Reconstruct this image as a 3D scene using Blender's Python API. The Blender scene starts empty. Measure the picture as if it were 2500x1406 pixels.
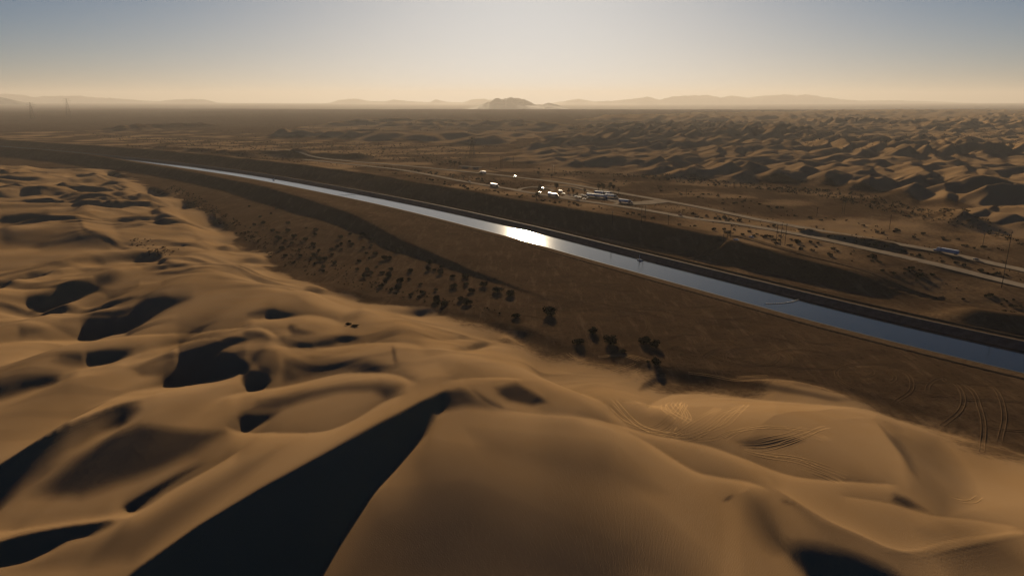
import bpy, bmesh, math, random
import numpy as np
from mathutils import Vector, Matrix

R = math.radians
rng = np.random.default_rng(7)
random.seed(7)
sc = bpy.context.scene
col = sc.collection

# ------------------------------------------------------------------ camera, sky, sun, exposure
F, PITCH, CZ = 1690.0, R(15.2), 135.0          # focal length (photo pixels), tilt below the horizon, height above the canal
cam_d = bpy.data.cameras.new('camera')
cam_d.sensor_width = 36.0
cam_d.lens = F / 2500.0 * 36.0
cam_d.clip_start, cam_d.clip_end = 1.0, 200000.0
cam = bpy.data.objects.new('camera', cam_d)
cam.location = (0, 0, CZ)
cam.rotation_euler = (math.pi / 2 - PITCH, 0, 0)
col.objects.link(cam)
sc.camera = cam

SUN_EL, SUN_AZ = R(11.0), R(1.2)               # azimuth measured from +Y towards +X
world = bpy.data.worlds.new('World')
sc.world = world
world.use_nodes = True
wn = world.node_tree
wn.nodes.clear()
w_out = wn.nodes.new('ShaderNodeOutputWorld')
w_bg = wn.nodes.new('ShaderNodeBackground')
w_sky = wn.nodes.new('ShaderNodeTexSky')
w_sky.sky_type = 'NISHITA'
w_sky.sun_disc = False
w_sky.sun_elevation = SUN_EL
w_sky.sun_rotation = SUN_AZ
w_sky.altitude = 0.0
w_sky.air_density = 0.6
w_sky.dust_density = 0.64
w_sky.ozone_density = 3.0
w_bg.inputs['Strength'].default_value = 0.05
# soft highlight shoulder, the same everywhere on the sky
w_d = wn.nodes.new('ShaderNodeVectorMath'); w_d.operation = 'MULTIPLY_ADD'
w_d.inputs[1].default_value = (0.435, 0.435, 0.435); w_d.inputs[2].default_value = (1.47, 1.47, 1.47)
w_q = wn.nodes.new('ShaderNodeVectorMath'); w_q.operation = 'DIVIDE'
w_g = wn.nodes.new('ShaderNodeGamma'); w_g.inputs['Gamma'].default_value = 3.0
wn.links.new(w_sky.outputs[0], w_d.inputs[0]); wn.links.new(w_sky.outputs[0], w_q.inputs[0]); wn.links.new(w_d.outputs[0], w_q.inputs[1])
wn.links.new(w_q.outputs[0], w_g.inputs['Color']); wn.links.new(w_g.outputs[0], w_bg.inputs['Color'])
wn.links.new(w_bg.outputs[0], w_out.inputs['Surface'])

sun_d = bpy.data.lights.new('sun', 'SUN')
sun_d.energy = 5.0
sun_d.angle = R(0.55)
sun_d.color = (1.0, 0.79, 0.53)
sun = bpy.data.objects.new('sun', sun_d)
sdir = Vector((math.cos(SUN_EL) * math.sin(SUN_AZ), math.cos(SUN_EL) * math.cos(SUN_AZ), math.sin(SUN_EL)))
sun.rotation_euler = (-sdir).to_track_quat('-Z', 'Y').to_euler()
sun.location = (0, 300, 400)
col.objects.link(sun)

sc.view_settings.view_transform = 'Standard'
sc.view_settings.look = 'None'
sc.view_settings.gamma = 1.0
sc.view_settings.use_curve_mapping = False
sc.view_settings.exposure = 0.57
sc.render.engine = 'CYCLES'
sc.cycles.use_denoising = True
sc.cycles.max_bounces = 6
sc.cycles.diffuse_bounces = 0
sc.cycles.volume_bounces = 0

# ------------------------------------------------------------------ helpers: projection, noise, painting, lines
def w2(x, y, z=0.0):
    """photo pixel -> ground point (X, Y) at height z"""
    u = (x - 1250.0) / F
    v = (703.0 - y) / F
    dz = -math.sin(PITCH) + math.cos(PITCH) * v
    k = (z - CZ) / dz
    return (u * k, (math.cos(PITCH) + math.sin(PITCH) * v) * k)

def project(X, Y, Z):
    zc = Z - CZ
    f = Y * math.cos(PITCH) - zc * math.sin(PITCH)
    up = Y * math.sin(PITCH) + zc * math.cos(PITCH)
    f = np.maximum(f, 1.0)
    return 1250.0 + F * X / f, 703.0 - F * up / f

TAB = rng.random((4, 256, 256)).astype(np.float32) * 2 - 1
def noise(x, y, scale, seed=0):
    x = np.asarray(x, dtype=np.float64) / scale + 37.3 * seed
    y = np.asarray(y, dtype=np.float64) / scale + 91.7 * seed
    xi = np.floor(x).astype(np.int64); yi = np.floor(y).astype(np.int64)
    fx = (x - xi); fy = (y - yi)
    fx = fx * fx * fx * (fx * (fx * 6 - 15) + 10); fy = fy * fy * fy * (fy * (fy * 6 - 15) + 10)
    t = TAB[seed % 4]
    a = t[yi & 255, xi & 255]; b = t[yi & 255, (xi + 1) & 255]
    c = t[(yi + 1) & 255, xi & 255]; d = t[(yi + 1) & 255, (xi + 1) & 255]
    return (a * (1 - fx) + b * fx) * (1 - fy) + (c * (1 - fx) + d * fx) * fy

def fbm(x, y, scale, seed=0, octs=4, gain=0.5):
    r = 0.0; a = 1.0
    for k in range(octs):
        r = r + a * noise(x, y, scale / 2 ** k, seed + k); a *= gain
    return r

def sstep(a, b, x):
    t = np.clip((np.asarray(x, dtype=np.float64) - a) / (b - a), 0, 1)
    return t * t * (3 - 2 * t)

def in_poly(px, py, poly):
    ins = np.zeros(px.shape, dtype=bool)
    n = len(poly)
    for i in range(n):
        x0, y0 = poly[i][0], poly[i][1]; x1, y1 = poly[(i + 1) % n][0], poly[(i + 1) % n][1]
        if y0 == y1: continue
        c = (y0 > py) != (y1 > py)
        ins ^= c & (px < (x1 - x0) * (py - y0) / (y1 - y0) + x0)
    return ins

def seg_dist(px, py, x0, y0, x1, y1):
    ex, ey = x1 - x0, y1 - y0
    t = np.clip(((px - x0) * ex + (py - y0) * ey) / max(ex * ex + ey * ey, 1e-9), 0, 1)
    return np.hypot(px - x0 - t * ex, py - y0 - t * ey), t

def edge_mask(px, py, poly):
    """signed distance to a world polygon, positive inside"""
    d = np.full(px.shape, 1e9)
    for i in range(len(poly)):
        d = np.minimum(d, seg_dist(px, py, *poly[i][:2], *poly[(i + 1) % len(poly)][:2])[0])
    return np.where(in_poly(px, py, poly), d, -d)

def smooth_line(pts, n=6):
    """Catmull-Rom through 2-D points"""
    p = [np.array(q, dtype=float) for q in pts]
    p = [2 * p[0] - p[1]] + p + [2 * p[-1] - p[-2]]
    out = []
    for i in range(1, len(p) - 2):
        for k in range(n):
            t = k / n
            out.append(0.5 * ((2 * p[i]) + (-p[i - 1] + p[i + 1]) * t + (2 * p[i - 1] - 5 * p[i] + 4 * p[i + 1] - p[i + 2]) * t * t
                              + (-p[i - 1] + 3 * p[i] - 3 * p[i + 1] + p[i + 2]) * t ** 3))
    out.append(p[-2])
    return np.array(out)

# ------------------------------------------------------------------ the canal's far water edge is the reference line (s = 0, s > 0 beyond it)
WATER_Z = -1.8
_fe = [(384, 396), (538, 415.5), (702, 441), (984, 494), (1262, 555), (1536, 624), (1860, 706), (2129, 773), (2500, 857)]
_fw = [(-2600, 2750), (-1900, 2340), (-1500, 2080), (-1150, 1850)] + [w2(x, y, WATER_Z) for x, y in _fe] + [(352, 300), (430, 205), (560, 40), (680, -110)]
REF = smooth_line(_fw, 5)
def canal_s(X, Y):
    """signed distance to the far water edge and the depth of the foot point"""
    best = np.full(X.shape, 1e9); sg = np.ones(X.shape); yf = np.zeros(X.shape)
    for i in range(len(REF) - 1):
        (x0, y0), (x1, y1) = REF[i], REF[i + 1]
        d, t = seg_dist(X, Y, x0, y0, x1, y1)
        m = d < best
        best = np.where(m, d, best)
        cr = (x1 - x0) * (Y - y0) - (y1 - y0) * (X - x0)
        sg = np.where(m, np.where(cr >= 0, 1.0, -1.0), sg)
        yf = np.where(m, y0 + t * (y1 - y0), yf)
    return best * sg, yf
def canal_w(yf):
    return np.interp(yf, [300, 760, 950, 1300, 3000], [41, 41, 38, 36, 34])
YK = [250, 470, 560, 640, 740, 900, 1120, 1400, 1700, 2400]
def far_toe(yf): return np.interp(yf, YK, [44, 44, 40, 40, 31, 22, 25, 20, 20, 22])
def far_top(yf): return np.interp(yf, YK, [62, 64, 70, 73, 66, 66, 80, 74, 74, 74])
def near_crest(yf): return -np.interp(yf, [450, 640, 760, 900, 1100, 1300, 1700, 2400], [150, 152, 148, 124, 108, 96, 84, 84])
def near_h(yf): return np.interp(yf, [520, 640, 760, 900, 1100, 1400, 1540, 1680, 2300], [0.0, 1.2, 3.0, 7.0, 8.5, 7.0, 8.0, 13.0, 13.0])
BUSH_Z = -3.0
def bush_z(yf): return np.interp(yf, [560, 720], [0.0, BUSH_Z])

# ------------------------------------------------------------------ near dunes: slopes read off the light on the sand, integrated to heights
# (slope away from the camera, edge softness, outline); an outline point may carry the softness of the edge that follows it
S = []
def P(slope, soft, txt):
    pts = []
    for q in txt.split():
        v = [float(k) for k in q.split(',')]
        sf = v[2] if len(v) > 2 else soft
        pts.append((v[0], v[1], sf * 1.2 if sf >= 7 else sf))
    S.append((slope, pts))
def E(slope, cx, cy, rx, ry, rot=0, soft=.9):
    c, s_ = math.cos(R(rot)), math.sin(R(rot)); pts = []
    for k in range(14):
        a = 2 * math.pi * k / 14
        pts.append((cx + rx * math.cos(a) * c - ry * math.sin(a) * s_, cy + rx * math.cos(a) * s_ + ry * math.sin(a) * c, soft * min(rx, ry)))
    S.append((slope, pts))
# broad tones
P(-.07, 60, '640,660 1000,740 1300,860 1500,960 1400,1000 1200,930 1000,920 900,900 700,800')
P(-.06, 40, '0,1020 200,1005 110,1070 0,1120')
P(.08, 120, '980,1060 1200,1095 1450,1150 1600,1240 1720,1340 1800,1500 740,1500 850,1300 930,1200')
P(.13, 110, '880,1200 1150,1170 1400,1280 1550,1340 1600,1500 720,1500')
P(-.09, 22, '345,1385,2 640,1195,2 800,1110,2 930,1035,2 1110,940,4 1080,928 960,960 860,1020 740,1075 640,1120 480,1215 380,1300 300,1400')
P(-.08, 14, '1110,940 1160,925 1290,925 1420,1005 1560,1040 1500,1000 1400,950 1310,905 1200,905 1110,925')
P(.05, 30, '340,1270 560,1140 700,1085 600,1180 460,1290 330,1380 200,1400 0,1400 130,1350')
P(.05, 60, '2230,1290 2350,1250 2560,1225 2560,1440 2330,1440')
P(.05, 70, '1130,1040 1500,1080 1640,1210 1400,1220 1180,1120')
# the great slip face in front, and what lies round it
P(.27, 6, '325,1402,2 480,1290,2 640,1195,2 800,1110,2 930,1035,2 1020,985,2 1095,952,16 1140,968,16 1110,996,14 1067,1018,10 1045,1062,8 988,1123,5 909,1206,5 844,1296,6 790,1400,8 740,1500 220,1500')
P(.16, 16, '1085,960 1120,945 1165,955 1215,985 1255,1008 1190,1005 1140,1000 1085,1010')
P(.18, 14, '1204,945 1259,930,10 1302,954,8 1343,985,8 1300,994,8 1238,982,10 1213,966')
P(-.12, 6, '1222,978 1240,986 1330,1003 1430,1016 1520,1030 1420,1026 1320,1016 1228,1000')
# ridge behind it
P(.15, 16, '625,971 754,946 856,928 933,922 985,930 996,938 965,962 943,972 907,958 830,963 754,984 677,1007 600,1003')
P(-.10, 7, '600,957 728,934 830,913 920,906 975,913 1000,930 975,928 920,918 840,924 740,945 620,970')
P(.26, 6, '578,1018,14 600,998,20 690,1002,16 664,1022,10 625,1043,8 603,1054,3 590,1048,8')
P(-.13, 6, '540,1034 600,1056 720,1054 760,1062 640,1068 560,1060')
P(.14, 18, '690,872 760,862 900,870 962,888 925,905 830,911 730,931 690,938 680,910')
P(-.11, 16, '966,838,6 1030,845 1070,875 1085,895 1100,922 1060,932 1000,916 972,885,6')
P(.26, 2, '955,842 962,848 969,880 963,878')
# left, front to back
P(.27, 6, '0,1139,14 72,1095,14 144,1063,14 231,1029,14 289,1006,10 340,998,12 354,1004,12 318,1032,5 237,1069,4 173,1110,4 115,1162,4 58,1202,4 0,1247,4 -60,1290 -60,1170')
P(.16, 22, '340,1035 560,1050 480,1118 340,1180 200,1228 60,1228 180,1120 250,1072')
P(.27, 8, '295,1243 361,1199 433,1159 514,1123 448,1162 390,1208 341,1246,5 320,1255,5')
P(.27, 8, '-40,1345 0,1332,10 87,1306,10 173,1289,10 274,1274,8 284,1280,8 231,1309,4 173,1320,4 130,1344,4 72,1370,4 0,1387,4 -40,1400')
P(-.13, 7, '0,1298 60,1288 180,1264 300,1246 330,1258 280,1268 173,1284 87,1300 0,1326 -30,1330 -30,1300')
P(.25, 10, '-40,955 0,945,14 77,930,16 154,916,22 142,932 77,955,6 0,982,6 -40,1000')
P(-.12, 8, '200,1012 300,962 400,947,4 500,938,4 596,910,4 606,920 560,940 450,962 330,992 215,1024')
P(.27, 5, '433,839,5 486,830,5 563,823,6 607,823,8 627,829 576,845 545,858 602,883 604,895 596,906,3 550,924,3 486,936,3 399,944,3 398,926,10 420,903,10 435,878,3')
P(.14, 12, '320,898 380,868 428,842 434,876,3 419,903 397,926 340,922')
P(.27, 5, '588,920 598,897 640,903 664,922,3 646,946,3 620,955,3 604,952,3 592,940')
P(.10, 12, '605,870 640,845 676,850 684,872,3 680,900,3 665,920 630,905')
P(-.13, 6, '190,905 230,903 300,880 400,845 433,836 486,828 470,834 420,848 330,886 250,914 190,918')
P(.26, 6, '208,866,10 256,855,12 312,851,12 332,855 302,878,4 269,892,3 220,901,3')
P(.15, 14, '150,868 205,862 215,900 160,905 120,890')
P(-.11, 7, '0,884 120,838 220,814 300,812,3 330,818 255,836 150,861 0,915')
P(.26, 6, '228,760,8 320,739,10 358,716,12 394,709,12 461,716,10 479,720 410,739,8 371,762,6 333,788,6 297,814,3 202,826,3 198,798,3')
P(.13, 12, '143,778 200,770 230,765 200,790 150,790')
P(.22, 10, '44,798 90,799 115,803 84,820 44,832')
P(.26, 6, '59,734,14 115,709,12 192,680,10 256,665,8 302,667,10 269,693,8 205,732,6 154,762,4 110,771,3 72,771,3 73,757')
P(-.12, 7, '0,748 55,768 110,773 160,763 230,742 330,712 300,735 200,768 120,782 50,778 0,762')
P(-.10, 8, '300,735 400,700 480,712 600,700 480,722 400,706 340,728')
P(.15, 12, '15,680 128,655 230,627 340,617 394,614 333,632 256,645 154,662 77,681 0,700')
P(.22, 8, '60,668 150,648 250,635 240,643 150,660 70,676')
P(-.10, 6, '0,705 130,665 260,650 380,645 340,655 250,664 120,706 0,735')
P(.26, 4, '340,624 394,617 399,629 371,638 348,633')
P(.26, 4, '379,640 399,634 430,647 476,656 425,654 399,647')
P(.26, 5, '340,655 407,651 412,659 371,666 350,662')
P(.22, 6, '38,622 80,614 143,614 84,629 42,628')
P(.24, 5, '0,638 70,634 60,640 0,656')
P(.25, 5, '571,640 609,629 640,630 660,632 635,638 589,643')
P(.24, 4, '520,606 550,602 571,606 535,610')
P(.21, 5, '471,584 509,579 521,583 502,588 481,588')
P(-.17, 4, '197,541,1 235,536 275,548 292,580 303,592 342,609,1 290,597,1 256,575,1 204,556,1')
P(.25, 1.5, '193,541 197,541 204,557 256,576 290,598 340,610 286,602 250,580 200,561')
P(.07, 14, '0,552 120,548 190,545 200,562 250,582 270,605 130,610 0,605')
P(.24, 6, '0,528 77,523 110,521 128,527 100,540 0,549')
P(.24, 4, '133,517 179,513 210,517 226,528 179,521 143,520')
P(.22, 4, '276,537 369,536 392,540 415,551 371,545 290,542')
P(.27, 4, '259,496 348,493 357,501 333,509 276,513 256,509')
P(.27, 4, '361,517 397,510 422,519 434,531 399,528 371,524')
P(.23, 3, '264,477 305,472 321,479 290,481')
P(.25, 3, '317,487 340,483 362,487 333,490')
P(.25, 2, '164,504 195,500 213,504 190,506')
P(.24, 3, '44,478 97,468 106,473 60,481')
P(.25, 2, '131,459 151,457 165,464 145,463')
P(.22, 4, '246,451 269,443 302,450 316,463 259,463')
P(.22, 2, '160,442 223,436 232,440 170,445')
P(.22, 2, '66,454 133,446 140,448 77,456')
P(-.14, 4, '102,475 140,488 192,497 190,502 130,495')
P(-.14, 4, '212,504 240,508 265,525 250,530 225,520')
P(-.14, 4, '395,617 440,626 500,650 480,655 430,645')
P(-.12, 6, '300,448 420,500 470,545 560,600 500,590 430,535 360,500')
# middle
P(.25, 5, '738,708 754,700 779,694 820,692 800,700 784,708 764,713 746,713')
P(.23, 4, '595,630 628,633 640,637 600,641')
P(.15, 5, '615,656 651,650 660,654 630,658')
P(.26, 5, '646,757 667,751 687,756 723,761 752,763,4 710,768,3 684,773,3 654,776,3 648,766')
P(.13, 10, '600,765 640,748 660,752 650,772 605,775')
P(.25, 5, '1008,759 1035,751 1058,751 1035,765 1025,767')
P(.12, 8, '940,755 1010,748 1085,745 1040,760 960,762')
P(.15, 4, '976,735 1004,732 990,739')
P(.26, 5, '725,838,16 766,831 830,817 846,815 886,826 830,831 805,841 766,845,3 730,844,4')
P(.11, 10, '696,838 740,832 780,832 740,844 705,846')
P(.19, 10, '700,800 707,790 738,797 782,811 743,820 710,824')
P(.25, 4, '1133,847 1163,834 1198,838 1163,848 1143,850')
P(.21, 9, '590,812 620,806 645,812 665,830 600,836')
P(.12, 7, '1080,820 1138,815 1160,816 1112,825')
P(.10, 18, '830,765 880,748 900,760 870,785 840,785')
P(-.12, 8, '755,764 800,772 850,795 890,808 820,802 740,782 690,776')
P(-.12, 8, '720,715 760,720 830,745 850,765 800,752 740,735')
P(.15, 7, '1213,832 1238,823 1262,834 1238,840')
P(-.10, 10, '1200,785 1250,805 1310,848 1340,900 1300,890 1260,840')
# right
P(.18, 10, '1553,950 1571,931 1599,914 1620,926 1594,945 1566,956')
P(-.10, 8, '1300,902 1345,935 1410,955 1400,965 1340,950 1290,915')
P(.07, 20, '1450,975 1520,970 1640,1010 1660,1050 1560,1040 1480,1010')
P(-.09, 9, '1400,985 1542,1043,3 1685,1076,3 1741,1090,3 1827,1121,3 1941,1161,3 2100,1176,4 2080,1186 1930,1176 1800,1135 1680,1095 1540,1060 1400,1005')
P(-.09, 8, '1548,1060 1599,1090,3 1656,1127,3 1713,1155 1827,1175 1884,1196 1830,1192 1710,1172 1630,1135 1570,1090')

P(.23, 4, '1765,1223 1780,1212 1792,1209 1782,1220 1770,1227')
P(.10, 14, '1793,1073 1855,1060 1941,1064 1972,1078 1926,1090 1855,1099 1813,1093')
P(.22, 9, '2136,1024 2176,1062 2198,1072 2228,1116 2246,1176 2219,1152 2201,1116 2165,1070')
P(.10, 45, '2150,1020 2290,1060 2370,1160 2400,1225 2300,1265 2220,1200 2195,1110')

P(.13, 12, '2176,1199 2219,1213 2268,1250 2212,1244 2176,1226')
E(.08, 1870, 1275, 95, 50, 65, 1.0)
P(.24, 40, '1913,1312 1996,1316 2104,1350 2176,1379 2230,1420 2300,1500 2010,1500,5 1960,1406,5 1931,1364,6')
P(.12, 8, '1899,1217 1920,1220 1945,1237 1915,1232')
P(-.12, 6, '1906,1196 2014,1264,3 2104,1304,3 2176,1337,3 2241,1345 2320,1323 2500,1292 2500,1306 2330,1340 2241,1360 2160,1345 2090,1310 2000,1275')
P(-.09, 24, '1750,1225 1806,1209,1 1806,1300,1 1813,1406,1 1816,1500 1740,1500 1755,1380 1760,1290')
P(-.08, 8, '1672,948 1816,966 1960,981 2118,995 2300,1050 2500,1100 2500,1112 2290,1068 2100,1010 1950,996 1810,980 1680,962')
P(.13, 6, '1915,925 2000,929 2080,944 2185,966 2150,970 2050,955 1950,940')
P(.12, 6, '1790,920 1860,929 1990,954 2085,976 2040,979 1900,956 1800,935')
P(.13, 6, '2185,985 2300,1008 2400,1038 2500,1073 2500,1087 2380,1057 2250,1021')
P(.11, 5, '1660,905 1740,912 1830,940 1900,955 1860,955 1740,925')
P(.11, 5, '2220,1000 2330,1030 2420,1062 2360,1052 2250,1018')
P(.12, 4, '1428,866 1455,864 1484,871 1450,873')
P(.12, 5, '1300,815 1350,820 1400,838 1340,832')

LINES = []
LK = 1.45
def foot(txt, dark=.10, wd=22, bright=.12, wb=24): LINES.append((1, [tuple(float(v) for v in q.split(',')) for q in txt.split()], dark, wd, bright, wb))
def brink(txt, dark=.10, wd=22, bright=.12, wb=24): LINES.append((-1, [tuple(float(v) for v in q.split(',')) for q in txt.split()], dark, wd, bright, wb))
foot('-40,735 0,752 59,770 84,772 154,762 230,752 307,742 350,720')
foot('-40,845 0,838 44,834 128,829 202,826 256,819 307,814 358,819 461,814 538,806 602,801 651,807 680,825 700,842')
brink('-40,925 0,907 77,878 150,850 256,822 310,815', .08, 30, .12, 16)
foot('160,915 192,906 220,901 282,888 333,870 384,849 433,838 499,829 560,824')
foot('150,1040 192,1018 256,990 333,962 399,944 486,936 563,921 596,906 625,890', .10, 20, .14, 30)
foot('540,972 600,957 728,935 830,914 920,906 970,911 1000,925 1030,940', .11, 34, .13, 22)
foot('-40,1308 0,1300 100,1285 200,1270 300,1255 345,1245 430,1190 520,1140 600,1090', .10, 30, .12, 20)
brink('-40,1342 0,1330 90,1304 175,1287 275,1272 330,1262', .1, 20, .12, 22)
brink('-40,1165 0,1140 72,1096 144,1064 231,1030 289,1007 345,985 400,948', .1, 24, .13, 24)
foot('540,1040 590,1053 650,1056 730,1058 800,1050 870,1020 943,974 1000,960', .09, 26, .13, 26)
foot('590,780 654,776 684,773 720,766 755,764 800,772 850,790', .1, 18, .12, 20)
foot('660,835 700,843 754,845 818,846 882,836 958,831 1010,836 1045,850', .1, 18, .12, 20)
foot('1085,858 1140,851 1165,848 1200,840 1240,842', .08, 16, .1, 16)
foot('1080,930 1150,925 1230,922 1290,928', .05, 20, .10, 14)
foot('-40,710 0,704 77,682 154,663 256,647 333,634 400,640', .09, 22, .12, 18)
foot('-40,614 0,611 77,608 108,611 140,618', .09, 14, .1, 14); foot('138,622 170,614 230,609 294,607 330,615', .09, 14, .1, 14)
foot('0,550 80,545 130,540 200,532 230,530', .1, 14, .1, 12); foot('190,512 256,512 300,512 340,508 400,500 450,505', .1, 10, .1, 12)
foot('430,532 470,540 520,560 560,580', .06, 14, .1, 14); foot('276,545 330,545 400,552 440,556', .1, 10, .1, 10)
foot('250,464 300,465 340,468 380,480', .09, 8, .1, 9); foot('60,482 110,478 190,505 240,508', .09, 10, .1, 10)
foot('470,590 510,590 560,592 600,600', .08, 10, .1, 10); foot('500,612 550,611 600,612 640,620', .09, 10, .1, 10)
foot('570,645 620,644 680,645 740,660', .1, 12, .12, 12); foot('590,658 660,660 720,662 780,672', .08, 12, .1, 12)
foot('740,714 770,714 830,712 900,718 960,728', .09, 14, .1, 16)
foot('960,765 1025,768 1060,762 1120,762 1180,775', .09, 16, .1, 14); foot('1020,815 1080,826 1140,824 1200,828 1260,842', .07, 14, .09, 14)
foot('0,460 60,456 130,450 200,446 250,443', .09, 8, .1, 8); foot('20,418 80,404 150,402 200,398', .12, 8, .12, 8); foot('90,428 160,425 230,420 300,425', .12, 9, .1, 8)
foot('1290,895 1345,932 1410,955 1480,985 1542,1045 1685,1078 1741,1092 1827,1123 1941,1163 2100,1178 2200,1185', .07, 30, .09, 24)
foot('1400,1018 1485,1032 1548,1062 1599,1091 1656,1128 1713,1157 1827,1177 1884,1198', .06, 26, .10, 22)
brink('1884,1197 1906,1200 2014,1267 2104,1307 2176,1339 2241,1346 2320,1326 2500,1297', .09, 34, .10, 20)
brink('1790,1206 1812,1203 1840,1190', .06, 18, .08, 14)
foot('1560,1000 1672,955 1816,970 1960,984 2118,998 2300,1052 2520,1108', .05, 24, .09, 26)
foot('1180,795 1215,800 1260,830 1310,850', .05, 20, .1, 18)
foot('2040,1208 2176,1230 2270,1258 2380,1270 2500,1290', .06, 36, .05, 20)
foot('1130,935 1200,990 1300,1010 1430,1022 1560,1050', .06, 16, .09, 18)
RS = 2                                            # raster step in photo pixels
RX0, RY0, RX1, RY1 = -80, 360, 2600, 1520
RW, RH = (RX1 - RX0) // RS, (RY1 - RY0) // RS
def blur(a, r):
    k = np.array([1, 2, 1], float) / 4
    for _ in range(r):
        a = np.pad(a, 1, mode='edge')
        a = k[0] * a[:-2] + k[1] * a[1:-1] + k[2] * a[2:]
        a = k[0] * a[:, :-2] + k[1] * a[:, 1:-1] + k[2] * a[:, 2:]
    return a
CRISP = {(.27, 325), (.26, 955), (.25, 193)}
BROW = np.zeros((RH, RW))
def raster():
    img = np.full((RH, RW), -0.06, dtype=np.float64)
    for slope, pts in S:
        xs = [p[0] for p in pts]; ys = [p[1] for p in pts]
        i0 = max(0, int((min(ys) - RY0) / RS) - 1); i1 = min(RH, int((max(ys) - RY0) / RS) + 2)
        j0 = max(0, int((min(xs) - RX0) / RS) - 1); j1 = min(RW, int((max(xs) - RX0) / RS) + 2)
        if i1 <= i0 or j1 <= j0: continue
        py, px = np.mgrid[i0:i1, j0:j1]
        px = px * RS + RX0 + RS / 2; py = py * RS + RY0 + RS / 2
        a = np.full(px.shape, 1e9)
        for k in range(len(pts)):
            d, _ = seg_dist(px, py, pts[k][0], pts[k][1], pts[(k + 1) % len(pts)][0], pts[(k + 1) % len(pts)][1])
            a = np.minimum(a, (d + 0.35 * pts[k][2]) / max(1.35 * pts[k][2], 0.5))
        a = np.where(in_poly(px, py, pts), np.clip(a, 0, 1), 0)
        a = a * a * (3 - 2 * a)
        img[i0:i1, j0:j1] = img[i0:i1, j0:j1] * (1 - a) + slope * a
        if slope > .2 and (slope, round(pts[0][0])) not in CRISP:
            # the rounded brow above a lee face darkens by degrees
            Lh = min(max(0.55 * a.sum(0).max() * RS, 5.0), 46.0); up = int(3.2 * Lh / RS); k0 = max(0, i0 - up)
            t = np.zeros((i1 - k0, j1 - j0)); t[i0 - k0:] = a; run = np.zeros(j1 - j0); f = math.exp(-RS / Lh)
            for r in range(t.shape[0] - 1, -1, -1):
                run = np.maximum(t[r], run * f); t[r] = run
            t = blur(t, 3)
            t[i0 - k0:] *= (1 - a)
            BROW[k0:i1, j0:j1] = np.maximum(BROW[k0:i1, j0:j1], t)
    return img
def add_lines(img):
    for sg, pts, dark, wd, bright, wb in LINES:
        pts = smooth_line(pts, 4)
        w = 5 * max(wd, wb)
        i0 = max(0, int((pts[:, 1].min() - w - RY0) / RS)); i1 = min(RH, int((pts[:, 1].max() + w - RY0) / RS))
        j0 = max(0, int((pts[:, 0].min() - RX0) / RS)); j1 = min(RW, int((pts[:, 0].max() - RX0) / RS))
        if i1 <= i0 or j1 <= j0: continue
        cx = np.arange(j0, j1) * RS + RX0 + RS / 2
        o = np.argsort(pts[:, 0]); ly = np.interp(cx, pts[o, 0], pts[o, 1])
        gr = np.gradient(ly, RS); cs = 1 / np.sqrt(1 + gr ** 2)
        ends = np.clip(np.minimum(cx - pts[:, 0].min(), pts[:, 0].max() - cx) / 40.0, 0, 1); ends = ends * ends * (3 - 2 * ends)
        ends = np.where((pts[:, 0].min() < 0) & (cx < 200), np.clip((pts[:, 0].max() - cx) / 40.0, 0, 1), ends)
        py = (np.arange(i0, i1) * RS + RY0 + RS / 2)[:, None]
        d = (py - ly[None, :]) * cs[None, :]                 # > 0 below the line
        up = np.exp(-np.maximum(-d, 0) / wd if sg > 0 else -np.maximum(-d, 0) / wb)
        dn = np.exp(-np.maximum(d, 0) / wb if sg > 0 else -np.maximum(d, 0) / wd)
        v = np.where(d < 0, (.9 * dark if sg > 0 else -LK * bright) * up, (-LK * bright if sg > 0 else .9 * dark) * dn)
        img[i0:i1, j0:j1] += v * ends[None, :]
    return img
SLOPE = blur(raster(), 1)
# every lee face has a rounded brow above it and the lit back of the next dune below it
def shift(a, n):
    return np.roll(a, n, axis=0)
_dk = np.clip((SLOPE - 0.10) / 0.15, 0, 1)
_brow = np.clip(shift(blur(_dk, 30), -7) - _dk, 0, 1); _lit = np.clip(shift(blur(_dk, 22), 7) - _dk, 0, 1)
SLOPE = SLOPE + 0.19 * BROW ** 1.3 * (1 - _dk) - 0.05 * _lit * (1 - _dk)
SLOPE = add_lines(SLOPE)
SLOPE = blur(np.clip(np.where(SLOPE < 0, 1.3, 1.0) * SLOPE, -0.30, 0.285), 1)

# outline of the near dune field on the ground
_edge = [(250, 402), (330, 430), (480, 490), (560, 540), (620, 590), (690, 650), (800, 690), (1000, 735), (1100, 750), (1290, 800),
         (1400, 850), (1620, 890), (1900, 910), (2150, 960), (2500, 1090)]
DUNE_EDGE = [w2(x, y, 3.0) for x, y in _edge]
DUNE_POLY = DUNE_EDGE + [(420, 160), (620, 40), (620, -300), (-2200, -300), (-2200, 1500), (-1500, 1620), (-1050, 1440)]
def dune_base(X, Y):
    m = edge_mask(X, Y, DUNE_POLY)
    top = np.interp(Y, [0, 110, 300, 650, 1000, 1600], [40, 38, 28, 18, 16, 16])
    # a steep edge where the dunes stand over the bush plain, a long flat one towards the track field
    soft = np.interp(X, [-700, -150, 0, 120, 300], [70, 90, 130, 150, 150])
    rise = sstep(-6, soft, m)
    return BUSH_Z + (top - BUSH_Z) * rise, m

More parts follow.
